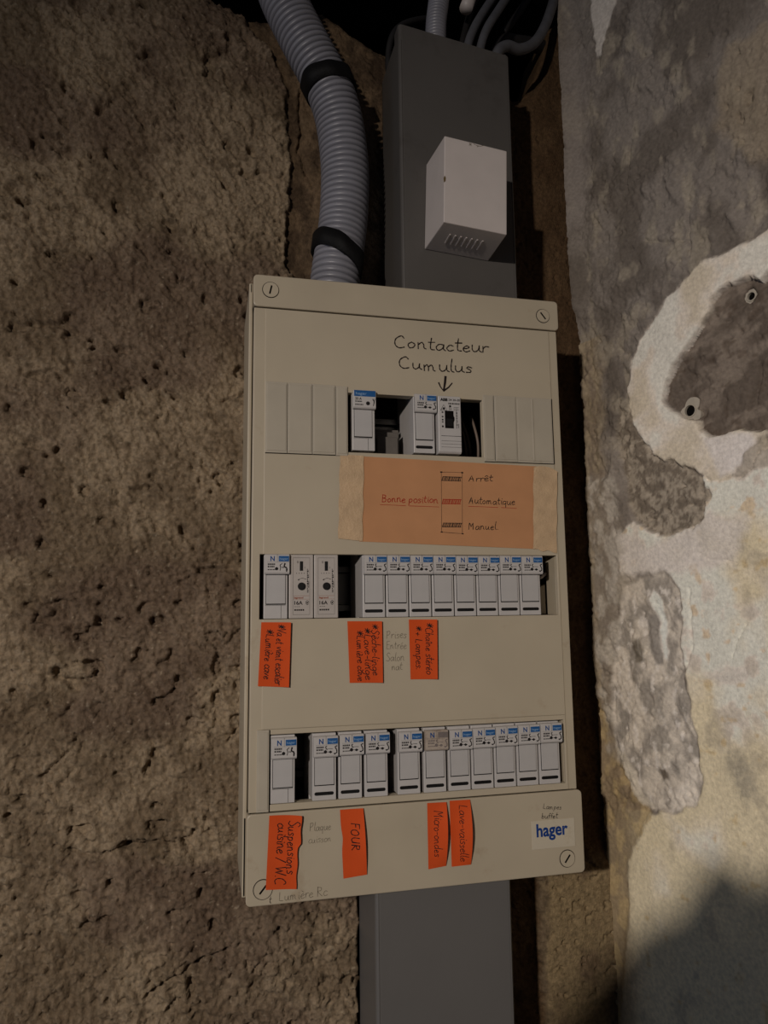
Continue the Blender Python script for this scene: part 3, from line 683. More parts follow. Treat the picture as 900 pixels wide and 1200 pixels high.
# ------------------------------------------------------------------ circuit breakers
def dev_body(mb, w, h=45.2, y=0.0):
    mb.prism_x([(y, .0), (y, h), (19, h), (19, h + 17), (50, h + 17), (50, -19), (19, -19), (19, 0)][::-1], .15, w - .15)
def make_breaker(kind):
    t = thing('circuit_breaker', 'x', 'circuit breaker')
    old = kind == 'old'
    pm = M['dev_old'] if old else M['dev']
    b = MB(); dev_body(b, 16.9 if kind != 'strip' else 17.5, y=.6); b.build('body', M['dev'], t, bevel=.4)
    d = MB(); d.use(M['gap']).box(1.5, 15.5, .3, .8, 9.8, 32); d.use(M['door']).box(1.85, 15.2, -.1, .8, 10.5, 32)
    d.build('flap', parent=t, bevel=.3)
    hz = 31.2
    h = MB(); h.use(pm)
    h.prism_x([(-3.6, hz + 1), (-3.6, 44.6), (-2.8, 45.3), (1, 45.3), (1, hz), (-2.8, hz)][::-1], .45, 17.6)
    if kind in ('neutral', 'old', 'noslot'):
        h.use(M['gap']).box(9.0, 9.16, -3.66, -3.5, 39.6, 45.2).box(2.0, 17.6, -3.64, -3.5, 39.5, 39.62)
    hd = h.build('head', parent=t, bevel=.35)
    if kind == 'strip':
        n = MB(); n.box(.9, 17.2, -3.74, -3.5, 40.4, 45.0); n.build('nameplate', M['blue'], hd)
        text_mesh('hager', 3.0, 'lettering', M['palet'], hd, (2.2, -3.78, 41.6), width=8.2, depth=.02)
    else:
        n = MB(); n.box(10.0, 17.3, -3.74, -3.5, 40.1, 44.0); n.build('nameplate', M['fade'] if kind == 'old' else M['blue'], hd)
        if kind != 'old': text_mesh('hager', 2.3, 'lettering', M['palet'], hd, (10.7, -3.78, 41.3), width=5.9, depth=.02)
        text_mesh('N', 4.9, 'lettering', M['nblue'], hd, (4.2, -3.70, 40.4), bold=.12, width=3.0, depth=.02)
    # printed rating, dial symbols and switch diagram
    p = MB(); f = flat(-3.68)
    rs = random.Random(5)
    for z, n_ in ((37.6, 5), (35.9, 5), (34.0, 4)):
        x = 2.4
        while x < 7.0:
            l = rs.uniform(.35, .9); p.box(x, x + l, -3.68, -3.6, z, z + (1.1 if z > 35 else .7)); x += l + .3
    if kind == 'strip':
        text_mesh('25 A', 2.5, 'lettering', M['ink'], hd, (1.7, -3.7, 37.7), bold=.06, depth=.02)
        p = MB()
        for z, l in ((36.0, 5), (33.6, 6.2)):
            x = 1.7
            while x < 1.7 + l: q = rs.uniform(.4, .9); p.box(x, x + q, -3.68, -3.6, z, z + .9); x += q + .3
        p.disc(11.4, 35.2, 1.5, -3.70, -3.6, 16)
        ribbon(p, [(15.2, 38.6), (16.2, 36.6), (15.6, 33.6)], .7, f); ribbon(p, [(15.9, 36), (16.8, 38.9)], .5, f)
    else:
        p.disc(8.6, 35.0, 1.15, -3.70, -3.6, 14)
        if kind == 'noslot':
            ribbon(p, [(12.4, 38.6), (11.0, 37.6), (11.4, 35.6), (11.0, 33.8)], .5, f); ribbon(p, [(12.2, 36), (13.6, 35.8)], .6, f); ribbon(p, smooth_line([(14.4, 38.6), (14.0, 36.6), (15.6, 35.4), (15.6, 33.2)]), 1.0, f)
        else:
            ribbon(p, smooth_line([(9.6, 38.7), (8.7, 38.2), (9.4, 37.0), (10.0, 36.6)]), .5, f); ribbon(p, [(10.4, 37.0), (13.6, 36.9)], .28, f)
            p.prism_y([(10.6, 34.8), (12.2, 33.8), (13.6, 34.8), (12.2, 35.7)], -3.70, -3.6); ribbon(p, [(9.6, 34.9), (11, 34.9)], .3, f)
            ribbon(p, smooth_line([(16.7, 38.7), (15.5, 38.0), (16.4, 36.2), (16.6, 34.4), (15.2, 33.4)]), .72, f); p.disc(14.9, 33.6, .5, -3.70, -3.6, 10)
            ribbon(p, [(9.0, 38.9), (9.0, 36.2)], .25, f)
    p.build('printed_mark', M['fade'] if kind == 'old' else M['ink'], hd)
    if kind in ('neutral', 'old'):
        s_ = MB(); r = 1.15; pts = []
        for cx, a0 in ((13.9, -90), (2.7, 90)):
            for k in range(9): a = math.radians(a0 + k * 22.5); pts.append((cx + r * math.cos(a), 4.6 + r * math.sin(a)))
        s_.prism_y(pts, .5, 1.5); s_.build('slot', M['black'], t)
    else:
        s_ = MB(); s_.box(12.1, 12.3, .5, 1, .4, 9.6); s_.box(1.2, 15.4, .5, 1, 9.3, 9.5); s_.build('seam', M['gap'], t)
    return t
def make_switch():
    t = thing('circuit_breaker', 'x', 'circuit breaker')
    b = MB(); dev_body(b, 17.6, y=-1.0); b.build('body', M['legr'], t, bevel=.6)
    p = MB(); p.use(M['gap']).box(2.9, 14.9, -1.06, -.8, 2.6, 43); p.use(M['legr']).box(3.05, 14.75, -1.25, -.8, 2.75, 42.8); fp = p.build('face_plate', parent=t)
    s_ = MB(); s_.box(7.7, 10.1, -1.34, -1.1, 33.6, 40.4); s_.build('toggle', M['black'], t, bevel=.1)
    d = MB(); d.disc(9.0, 22.6, 2.75, -1.9, -1.1, 26); d.use(M['dial']).disc(9.0, 22.6, 2.0, -2.3, -1.8, 22); d.mats = [M['black'], M['dial']]; d.build('dial', parent=t)
    q = MB(); f = flat(-1.3)
    ribbon(q, smooth_line([(12.2, 27.6), (9.4, 28.3), (6.6, 27.2)]), .3, f); q.prism_y([(6.2, 26.9), (7.5, 26.8), (7.0, 28.0)], -1.32, -1.2)
    rs = random.Random(3); z = 18.2
    while z < 34.5: l = rs.uniform(.4, 1.3); q.box(12.9, 13.4 + rs.uniform(0, .9), -1.3, -1.2, z, z + l); z += l + .45
    q.box(14.0, 14.3, -1.3, -1.2, 21.5, 26)
    for z, x1, h in ((5.4, 11.2, 1.1), (8.1, 8.0, .3)):
        x = 3.9
        while x < x1: l = rs.uniform(.6, 1.3); q.box(x, x + l, -1.3, -1.2, z, z + h); x += l + .35
    ribbon(q, smooth_line([(14.2, 11.2), (13.2, 12.5), (12.0, 11.4), (12.8, 9.6), (14.0, 10.2)]), .35, f); q.disc(13.1, 11.0, .6, -1.3, -1.2, 10)
    for x in (5.2, 7.0, 8.8, 10.6): q.box(x, x + .5, -1.3, -1.2, 31.6, 32.1)
    q.build('printed_mark', M['ink'], fp)
    r_ = MB(); r_.box(3.3, 14.5, -1.3, -1.2, 15.8, 16.0).box(3.3, 14.5, -1.3, -1.2, 13.4, 13.55); r_.build('printed_mark', M['brown'], fp)
    text_mesh('16A', 3.7, 'lettering', M['ink'], fp, (3.9, -1.3, 9.7), bold=.08, width=5.9, depth=.02)
    text_mesh('legrand', 1.7, 'lettering', M['brown'], fp, (3.6, -1.3, 14.0), bold=.06, width=6.6, depth=.02)
    text_mesh('0', 2.4, 'lettering', M['ink'], fp, (5.7, -1.3, 39.0), depth=.02)
    text_mesh('I', 2.0, 'lettering', M['ink'], fp, (11.2, -1.3, 35.2), depth=.02)
    return t
def make_contactor():
    t = thing('contactor', 'x', 'contactor')
    b = MB(); b.prism_x([(-2, 0), (-3.5, 1.5), (-3.5, 44.6), (-2.8, 45.2), (19, 45.2), (19, 60), (50, 60), (50, -19), (19, -19), (19, 0)][::-1], .1, 18.4); b.build('body', M['dev'], t, bevel=.5)
    r = MB(); r.prism_y([(5.4, 19.6), (12.4, 19.6), (12.4, 24.5), (13.1, 26), (13.1, 28.2), (12.4, 29.6), (12.4, 33.4), (5.4, 33.4)], -3.6, -3.3); r.use(M['black']); r.mats = [M['gap'], M['black']]; r.cur = 1
    r.box(6.3, 11.5, -4.1, -3.5, 21, 27); r.build('rocker', parent=t)
    g_ = MB()
    for z in (13.4, 9.6, 7.2, 4.8): g_.box(2.2, 18.3, -3.56, -3.4, z, z + (.35 if z > 10 else .2))
    g_.build('groove', M['gap'], t)
    text_mesh('ABB', 3.1, 'lettering', M['ink'], t, (1.9, -3.55, 41.0), bold=.16, width=6.0, depth=.02)
    text_mesh('24 20-20', 2.3, 'lettering', M['ink'], t, (8.6, -3.55, 41.3), bold=.05, width=9.2, depth=.02)
    q = MB(); f = flat(-3.55); rs = random.Random(8)
    x = 8.4
    while x < 16.8: l = rs.uniform(.5, 1); q.box(x, x + l, -3.55, -3.5, 38.6, 39.7); x += l + .3
    ribbon(q, [(2.2, 33.6), (4.6, 38.0), (7.2, 33.6), (2.2, 33.6)], .42, f); q.disc(4.7, 35.0, 1.0, -3.55, -3.5, 12); q.disc(9.8, 37.0, .9, -3.55, -3.5, 12)
    for xx in (9.0, 10.2, 12.8, 14.4, 15.6): q.box(xx, xx + .25, -3.55, -3.5, 33.6, 36.2)
    q.box(9.0, 11, -3.55, -3.5, 34.6, 34.8); q.box(12.8, 17, -3.55, -3.5, 36.2, 36.4); q.box(12.8, 17, -3.55, -3.5, 34.4, 34.55)
    for z in (31.5, 28.0, 25.6, 24.0, 20.2): q.box(2.9, 4.2, -3.55, -3.5, z, z + rs.uniform(.7, 1.6))
    z = 20
    while z < 33: l = rs.uniform(.5, 1.4); q.box(14.4, 14.8 + rs.uniform(.2, .9), -3.55, -3.5, z, z + l); z += l + .5
    q.box(16.2, 16.6, -3.55, -3.5, 20.0, 23.4)
    q.build('printed_mark', M['ink'], t)
    return t
ORD = ['first', 'second', 'third', 'fourth', 'fifth', 'sixth', 'seventh', 'eighth']
proto = {k: None for k in ('neutral', 'noslot', 'strip', 'old', 'switch')}
def put(kind, x, z, label, group, y=0.0, tilt=0.0, dz=0.0):
    if kind == 'switch': o = proto[kind] or make_switch()
    else: o = proto[kind] or make_breaker(kind)
    if proto[kind] is not None: o = copy_tree(proto[kind])
    else: proto[kind] = o
    o.location = Vector((x, y, z)) * S; o.rotation_euler = (0, tilt, 0)
    for k_ in ('label', 'group'):
        if k_ in o: del o[k_]
    tag(o, label, group=group)
    if dz:
        for ch in o.children:
            if ch.name.split('.')[0] == 'head': ch.location.z += dz * S
    return o
put('strip', 64.4, 123.6, 'white circuit breaker marked 25 A with full-width blue strip, left in the top row', 'circuit breakers in the top row')
put('neutral', 112.0, 123.4, 'white neutral breaker in the top row, directly left of the black-windowed contactor', 'circuit breakers in the top row')
ct = make_contactor(); ct.location = Vector((130.6, 0, 123.0)) * S
tag(ct, 'grey contactor with a black rocker window, under the handwritten arrow', group='devices in the top row'); ct['category'] = 'contactor'
GM, GB = 'circuit breakers in the middle row', 'circuit breakers in the bottom row'
put('noslot', .2, .3, 'white neutral breaker without a dark slot, far left of the middle row', GM)
put('switch', 17.7, .3, 'grey 16 A breaker with black dial, left one of the pair in the middle row', GM)
put('switch', 35.6, .3, 'grey 16 A breaker with black dial, right one of the pair in the middle row', GM)
for i in range(8):
    put('neutral', 71.3 + 17.6 * i, .25, 'white neutral breaker with dark slot, %s of the eight in the middle row' % ORD[i], GM, y=random.uniform(-.15, .15), dz=random.uniform(-.25, .1) - (.3 if i > 2 else 0))
put('noslot', 5.8, -124.5, 'white neutral breaker without a dark slot, far left of the bottom row', GB, dz=-1.4)
for i, x in enumerate((34.6, 53.0, 71.6)):
    put('neutral', x, -124.6, 'white neutral breaker, %s of the trio left of centre in the bottom row' % ORD[i], GB, y=random.uniform(-.2, .3), dz=-1.8 + .4 * (i > 0))
put('neutral', 95.6, -124.6, 'white neutral breaker standing alone between two gaps in the centre of the bottom row', GB, y=.2, dz=-1.8)
put('old', 115.0, -124.6, 'worn white breaker with faded grey nameplate, leftmost of six at the right of bottom row', GB, dz=-1.6)
for i in range(5):
    put('neutral', 133.6 + 17.75 * i, -124.6, 'white neutral breaker with blue nameplate, %s to the right of the faded grey one' % ORD[i], GB, y=random.uniform(-.15, .15), dz=-2.2 + .3 * i)

# ------------------------------------------------------------------ paper labels on the cover
def sheet(name, label, cat, quad, material, y, curl, thick=.18, nx=8, nzs=20, group=None, edge=None):
    """quad TL, TR, BR, BL in (x, z); curl(a, b) -> how far the paper stands off"""
    TL, TR, BR, BL = [np.array(q, float) for q in quad]
    def f(a, b):                               # a across 0..1, b down 0..1
        p = (TL * (1 - a) + TR * a) * (1 - b) + (BL * (1 - a) + BR * a) * b
        if edge: p = p + np.array(edge(a, b))
        return (float(p[0]), y - curl(a, b), float(p[1]))
    s_ = MB(); vs = [f(i / nx, j / nzs) for j in range(nzs + 1) for i in range(nx + 1)]
    vs += [(x, y_ + thick, z) for x, y_, z in vs]; n = (nx + 1) * (nzs + 1); fs = []
    for j in range(nzs):
        for i in range(nx):
            a = j * (nx + 1) + i; fs.append((a, a + nx + 1, a + nx + 2, a + 1)); fs.append((a + n, a + 1 + n, a + nx + 2 + n, a + nx + 1 + n))
    bd = [i for i in range(nx + 1)] + [j * (nx + 1) + nx for j in range(1, nzs + 1)] + [nzs * (nx + 1) + i for i in range(nx - 1, -1, -1)] + [j * (nx + 1) for j in range(nzs - 1, 0, -1)]
    for a, b_ in zip(bd, bd[1:] + bd[:1]): fs.append((a, b_, b_ + n, a + n))
    s_.add(vs, fs)
    o = s_.build(name, material, smooth=False); tag(o, label, cat, group)
    return o, f, (TL, TR, BR, BL)
def pen_on(f, quad, yoff=.1):
    """writing surface in millimetres: a to the right from the top-left corner, b upward (negative = down)"""
    TL, TR, BR, BL = quad; w = np.linalg.norm(TR - TL); h = np.linalg.norm(BL - TL)
    def g(a, b):
        x, y, z = f(min(max(a / w, -.02), 1.02), min(max(-b / h, -.02), 1.02)); return (x, y - yoff, z)
    return g, w, h
def sticker(quad, lines, label, curl=None, y=-.25, edge=None, bold=.52):
    o, f, q = sheet('paper_label', label, 'label', quad, M['orange'], y, (lambda a, b: 1.35 * (curl(a, b))), group='orange handwritten labels', edge=edge)
    g, w, h = pen_on(f, q); 
    for (txt, a, b, xh, width) in lines:
        mb = MB(); write(mb, txt, a, b, xh, g, bold, ang=-math.pi / 2, width=width, slant=.12); mb.build('handwriting', M['ink'], o)
sticker([(-1.3, -1.9), (19.2, -2.3), (18.0, -46.9), (-3.2, -45.6)], [('*Va et vient escalier', 11.0, -1.2, 2.9, 41.5), ('*Lumière cave', 3.6, -4.6, 2.9, 34.5)],
        'orange label reading Va et vient escalier, at the left under the middle row', curl=lambda a, b: .15 + 1.4 * a ** 3)
sticker([(59.8, -2.2), (85.0, -2.6), (85.2, -46.2), (61.2, -45.6)], [('*Sèche-linge', 17.6, -1.5, 2.9, 37), ('*Lave-linge', 12.0, -4.4, 2.9, 37), ('*Lumière cave', 6.2, -6.4, 2.8, 36)],
        'widest orange label with three lines, reading Sèche-linge and Lave-linge', curl=lambda a, b: .15 + 1.1 * a ** 3)
sticker([(105.5, -1.7), (126.6, -2.0), (126.0, -45.0), (106.1, -44.7)], [('*Chaîne stéréo', 12.6, -2.2, 2.9, 37.5), ('*+ Lampes.', 4.8, -4.4, 2.9, 32)],
        'orange label reading Chaîne stéréo, rightmost under the middle row', curl=lambda a, b: .15 + 1.5 * a ** 3)
def edD(a, b): return ((-1.6 if (a > .8 and b > .42) else 0) * (a - .8) * 5 + (.3 * math.sin(b * 21) * (a > .9)), -(1.2 * a * a if b < .05 else 0))
sticker([(5.2, -131.2), (27.0, -131.4), (24.9, -179.6), (3.2, -178.4)], [('Suspensions', 13.2, -4.0, 3.7, 34), ('cuisine / W.C', 6.0, -5.2, 3.6, 39)],
        'orange label reading Suspensions cuisine, touching the lower left screw cap', curl=lambda a, b: .15 + 1.3 * a ** 4 * (1 - b * .6), y=-1.95, edge=edD, bold=.58)
def edE(a, b): return ((.9 * math.exp(-((b - .42) / .12) ** 2)) * (1 - a) * (a < .3), 0)
sticker([(53.6, -131.0), (69.9, -131.0), (72.2, -175.0), (55.8, -176.2)], [('FOUR', 7.0, -9.4, 2.9, 19)],
        'orange label reading FOUR, below the bottom row left of centre', curl=lambda a, b: .15 + 2.0 * a ** 3 * math.sin(math.pi * min(1, b * .9 + .08)), y=-1.6, edge=edE, bold=.6)
sticker([(116.4, -131.0), (130.6, -131.2), (129.4, -174.4), (116.4, -175.6)], [('Micro-ondes', 5.0, -5.4, 3.1, 32)],
        'narrow orange label reading Micro-ondes, left of the Lave-vaisselle one', curl=lambda a, b: .15 + 3.2 * a ** 2 * math.sin(math.pi * min(1, b * .95 + .04)), y=-1.6, bold=.46)
sticker([(133.1, -130.6), (148.6, -130.8), (148.0, -175.2), (133.6, -175.4)], [('Lave-vaisselle', 6.8, -3.2, 3.0, 39)],
        'narrow orange label reading Lave-vaisselle, rightmost below the bottom row', curl=lambda a, b: .15 + 3.4 * a ** 2 * math.sin(math.pi * b) ** 1, y=-1.6, bold=.46)

# peach card held by two strips of tape
card, f, q = sheet('paper_card', 'peach card with red and black handwriting reading Bonne position, taped below the top row', 'card',
                   [(70.0, 119.0), (220.0, 115.8), (219.2, 50.4), (69.0, 55.4)], M['card'], -.15, lambda a, b: .12 + .25 * math.sin(a * 3.1) ** 2, nx=24, nzs=10)
def on_card(yo=.12):
    TL, TR, BR, BL = q
    def g(x, z):
        a = (x - 70) / 150; b = (119 - 3.2 * a - z) / (63.6 + 1.8 * a); X_, Y_, Z_ = f(a, b); return (x, Y_ - yo, z)
    return g
gc = on_card()
mb = MB()
for args in (('Arrêt', 154.9, 102.6, 2.6, 20, .02), ('Automatique', 154.6, 85.2, 2.9, 38, -.012), ('Manuel.', 153.4, 65.2, 2.9, 25, .01)):
    mb = MB(); write(mb, *args[:4], gc, .5, width=args[4], ang=args[5]); mb.build('handwriting', M['ink'], card)
mb = MB(); write(mb, 'Bonne position', 86.2, 85.0, 2.9, gc, .55, width=44); mb.build('handwriting', M['redink'], card)
for x0, x1, z0, z1 in ((85, 104.5, 82.9, 82.5), (107.5, 130.5, 82.4, 82.0), (154.0, 178, 83.0, 82.6), (181, 193.5, 82.6, 82.2)): mb = MB(); ribbon(mb, [(x0, z0), ((x0 + x1) / 2, (z0 + z1) / 2 + .1), (x1, z1)], .36, gc); mb.build('underline', M['redink'], card)
mb = MB()
ribbon(mb, [(133.0, 108.9), (132.6, 85), (132.2, 63.0)], .28, gc); ribbon(mb, [(149.8, 109.0), (149.2, 85), (148.6, 62.0)], .28, gc)
ribbon(mb, [(133.0, 108.9), (141, 109.1), (149.8, 109.0)], .28, gc); ribbon(mb, [(132.2, 63.0), (141, 62.4), (148.8, 62.0)], .28, gc)
for x, z in ((133, 108.9), (149.8, 109), (132.2, 63), (148.8, 61.9)): ribbon(mb, [(x - .5, z), (x + .5, z)], .9, gc)
def hatch(mb, x0, x1, z0, h):
    for zz_ in (z0, z0 + h): ribbon(mb, [(x0 + (zz_ - z0) * .3, zz_), (x1 + (zz_ - z0) * .2, zz_)], .45, gc)
    n = 11
    for i in range(n + 1):
        x = x0 + (x1 - x0 - .8) * i / n; ribbon(mb, [(x, z0), (x + .9, z0 + h)], .75 if i % 2 == 0 else .5, gc)
hatch(mb, 133.4, 148.6, 102.4, 3.0); hatch(mb, 133.0, 147.8, 67.0, 2.9)
mb.build('drawn_diagram', M['ink'], card)
mb = MB(); hatch(mb, 133.2, 147.8, 84.6, 3.4); mb.build('drawn_diagram', M['redink'], card)
sheet('tape_strip', 'wide cream masking tape holding the left end of the peach card', 'tape', [(54.9, 119.6), (73.0, 119.4), (71.2, 55.6), (53.4, 57.4)], M['tape'], -.62,
      lambda a, b: .10 + .12 * math.sin(a * 9 + b * 14) ** 2, nx=8, nzs=24, thick=.15, group='tapes on the peach card', edge=lambda a, b: (.35 * math.sin(b * 19 + a * 3) * (abs(a - .5) > .4), 0))
def edT(a, b): return (.3 * math.sin(b * 17 + a * 4) * (abs(a - .5) > .4), (-4.2 * (a - .5) ** 2 * 4 * .6 * max(0, 1 - b * 5)) + (.8 * math.sin(a * 12) * (b > .95)))
sheet('tape_strip', 'wide cream masking tape with rounded upturned top, holding the right end of the card', 'tape', [(209.0, 117.4), (229.4, 114.6), (225.6, 48.2), (206.2, 50.6)], M['tape'], -.62,
      lambda a, b: .10 + .12 * math.sin(a * 7 + b * 11) ** 2 + .5 * max(0, 1 - b * 8), nx=10, nzs=24, thick=.15, group='tapes on the peach card', edge=edT)

# ------------------------------------------------------------------ trunking, conduit, box, cables
def trunking(x0, x1, y0, z0, z1, label, slant=0.0, yb=WY - 2, tm=None):
    tm = tm or M['trunk']
    t = thing('cable_trunking', label, 'trunking', ((x0 + x1) / 2, WY, min(z0, z1)), 'grey cable trunking above and below the fuse box')
    o = Vector(((x0 + x1) / 2, WY, min(z0, z1)))
    k = MB(); w = 2.0
    prof = [(x0, yb), (x0, y0 + 7), (x0 + 1, y0 + 3.2), (x0 + 8.5, y0 + 2.2), (x0 + 8.5, yb)]
    k.box(x0, x0 + w, y0 + 6, yb, z0, z1).box(x1 - w, x1, y0 + 6, yb, z0, z1).box(x0, x1, yb - w, yb, z0, z1)
    base = k.build('base', tm, t, bevel=.5); base.location = -o * S
    c_ = MB(); r = 3.5
    pts = [(x0 - .6, y0 + 14)]
    for cx, cy, a0 in ((x0 - .6 + r, y0 + r, 180), (x1 + .6 - r, y0 + r, 270)):
        for j in range(7): a = math.radians(a0 + j * 15); pts.append((cx + r * math.cos(a), cy + r * math.sin(a)))
    pts.append((x1 + .6, y0 + 14)); inn = [(x1 - 1.2, y0 + 14), (x1 - 1.2, y0 + 3), (x1 - 3, y0 + 2), (x0 + 3, y0 + 2), (x0 + 1.2, y0 + 3), (x0 + 1.2, y0 + 14)]
    n0 = len(c_.v); ring = pts + inn
    zt = lambda x: z1 + slant * (x - (x0 + x1) / 2)
    vs = [(x, y, z0) for x, y in ring] + [(x, y, zt(x)) for x, y in ring]; n = len(ring)
    fs = [(i, (i + 1) % n, n + (i + 1) % n, n + i) for i in range(n)]
    fs += [tuple(range(n))[::-1], tuple(range(n, 2 * n))]
    c_.add(vs, fs)
    l = c_.build('cover', tm, t, bevel=.3); l.location = -o * S
    g_ = MB(); g_.box(x0 + 1.2, x0 + 1.9, y0 - .25, y0 + .3, z0 + 1, z1 - 1 - abs(slant) * 60).box(x1 - 1.9, x1 - 1.2, y0 - .25, y0 + .3, z0 + 1, z1 - 1 - abs(slant) * 60)
    g_.build('lid_ridge', tm, l, bevel=.2)
    return t
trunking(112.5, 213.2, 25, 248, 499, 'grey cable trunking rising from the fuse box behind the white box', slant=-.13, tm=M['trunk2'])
trunking(84.5, 188.8, 25, -440, -184, 'grey cable trunking running down from the bottom of the fuse box')

# corrugated conduit
ctr = [(322, -28, 66), (333, 2, 62), (350, 36, 59), (366, 66, 57), (380, 92, 56), (391, 118, 55), (399, 150, 55), (404, 195, 55), (404, 232, 55), (402, 262, 55), (398, 292, 54), (394, 318, 53), (391, 345, 53)]
cp = [Vector(at(u, v, y)) for u, v, y in ctr]
def cat_path(pts, n):
    q = [pts[0] * 2 - pts[1]] + pts + [pts[-1] * 2 - pts[-2]]; out = []
    for i in range(1, len(q) - 2):
        a, b_, c_, d = q[i - 1:i + 3]
        for j in range(n):
            t = j / n; out.append(.5 * (2 * b_ + (c_ - a) * t + (2 * a - 5 * b_ + 4 * c_ - d) * t * t + (3 * b_ - a - 3 * c_ + d) * t ** 3))
    return out + [pts[-1]]
fine = cat_path(cp, 40)
def resample(pts, stepm):
    out = [pts[0]]; acc = 0; 
    for a, b_ in zip(pts[:-1], pts[1:]):
        d = (b_ - a).length
        while acc + d >= stepm:
            a = a + (b_ - a) * ((stepm - acc) / d); d = (b_ - a).length; out.append(a.copy()); acc = 0
        acc += d
    return out
pitch = 5.3; nper = 8
path = resample(fine, pitch / nper)
prof = [.0, .55, .93, 1.0, 1.0, 1.0, .93, .55]
k = MB(); k.tube(path, [16.6 + 4.2 * prof[i % nper] for i in range(len(path))], 40)
cd = k.build('corrugated_conduit', M['conduit'], smooth=True)
tag(cd, 'thick grey corrugated conduit curving down into the left top of the fuse box', 'conduit')
def band_(u, v, width, tilt, phi0, label, seed):
    i0 = min(range(len(path)), key=lambda i: (path[i] - Vector(at(u, v, 55))).length)
    p = path[i0]; T = (path[i0 + 3] - path[i0 - 3]).normalized()        # pointing down
    a = T.cross(Vector((0, 1, 0))).normalized(); b_ = a.cross(T).normalized()
    n = 56; k = MB(); vs = []; rs = np.random.RandomState(seed)
    jt = np.interp(np.arange(n), np.linspace(0, n, 15), np.append(rs.uniform(-1, 1, 14), 0)) * 1.5
    jb = np.interp(np.arange(n), np.linspace(0, n, 15), np.append(rs.uniform(-1, 1, 14), 0)) * .8
    for r, s0, s1 in ((20.9, -1, 0), (23.2, -1, 1), (22.6, 1, 1), (20.9, 1, 0)):
        for j in range(n):
            ph = 2 * math.pi * j / n; ax = tilt * math.cos(ph - phi0) + s0 * width / 2 + (jt[j] if s0 < 0 else jb[j]) * (1 if s1 else 1)
            rr = r + (.9 * math.sin(3 * ph + seed) + .5 * math.sin(7 * ph)) * (s1 != 0)
            vs.append(p + T * ax + (a * math.cos(ph) + b_ * math.sin(ph)) * rr)
    fs = [(q * n + j, q * n + (j + 1) % n, (q + 1) * n + (j + 1) % n, (q + 1) * n + j) for q in range(3) for j in range(n)]
    fs += [(3 * n + j, 3 * n + (j + 1) % n, (j + 1) % n, j) for j in range(n)]
    k.add(vs, fs); o = k.build('tape_band', M['band'], smooth=True)
    tag(o, label, 'tape', 'black bands round the conduit')
band_(388, 101, 14.5, 3.0, 0.2, 'black tape band round the conduit high up near the top edge', 2)
band_(398, 303, 15.5, 9.0, 0.0, 'black tape band round the conduit just above the fuse box', 5)

# white box hung on the trunking
wb = thing('junction_box', 'small white plastic box hung askew on the upper grey trunking', 'box', (162, 25, 300))
q = MB()
def wbp(x, z, y):                              # local to the box's lower left corner, slight roll and taper
    r = math.radians(-6.2); return (x * math.cos(r) - z * math.sin(r), y, x * math.sin(r) + z * math.cos(r))
FW, FH, D = 54.5, 72.5, 43
fl = Vector(at(520, 260, -19)); blv = Vector(at(497.5, 292, 24.4))
Fr = [Vector(at(*p, -19)) for p in ((520, 260), (594, 275), (594, 177), (521, 159))]
Bk = [Vector(at(*p, 24.6)) for p in ((497.5, 292), (572, 306))]
Bk = [Bk[0], Bk[1], Bk[1] + (Fr[2] - Fr[1]) * 1.06, Bk[0] + (Fr[3] - Fr[0]) * 1.06]
tl = Vector(at(499.5, 193, 24.6)); Bk[3] = Vector((tl.x, 24.6, max(tl.z, Bk[3].z - 8)))
wo = Vector((162, 25, 300))
q.add([tuple(p - wo) for p in Fr + Bk], [(0, 1, 2, 3), (7, 6, 5, 4), (0, 4, 5, 1), (1, 5, 6, 2), (2, 6, 7, 3), (3, 7, 4, 0)])
bodyo = q.build('body', M['white'], wb, bevel=.7)
E_ = (Fr[1] - Fr[0]).normalized(); Dn = (Bk[0] - Fr[0]); v1 = MB()
for i in range(7):                             # moulded vent bars on the underside
    p0 = Fr[0] + E_ * (11 + 4.6 * i) + Dn * .34 - wo; p1 = p0 + Dn * .32 + E_ * 1.2
    up_ = Vector((0, 0, 1)); c_ = (p0 + p1) / 2
    vs = []
    for pp in (p0, p1):
        for w_ in (-.55, .55):
            for h_ in (-.55, .5): vs.append(tuple(pp + E_ * w_ + up_ * h_))
    v1.add(vs, [(0, 1, 3, 2), (4, 6, 7, 5), (0, 4, 5, 1), (2, 3, 7, 6), (0, 2, 6, 4), (1, 5, 7, 3)])
v1.build('vent_bar', M['white'], wb)
sc_ = MB(); fsurf = lambda a, b_: tuple(Fr[0] + (Fr[1] - Fr[0]) * (a / 54) + (Fr[3] - Fr[0]) * (b_ / 74) + Vector((0, -.1, 0)) - wo)
for pts in ([(21, 70.5), (23, 72), (21.5, 72.4)], [(21.2, 72.4), (23, 70.4)], [(25, 72.6), (28, 71.8), (31, 72.0), (34, 73.4)], [(28, 70.6), (29.5, 72)]): ribbon(sc_, smooth_line(pts), .38, fsurf)
sc_.build('scratch', M['pencil'], wb)
sc_ = MB(); sc_.add([fsurf(-.2, 33.5), fsurf(1.2, 35), fsurf(1.4, 38), fsurf(.4, 39.5), fsurf(-.6, 37)], [(0, 1, 2, 3, 4)]); sc_.build('chip', M['chip'], wb)
q = MB(); q.box(-22, 22, -1.0, 0.5, 6, 74)
q.build('mounting_plate', M['white'], wb)

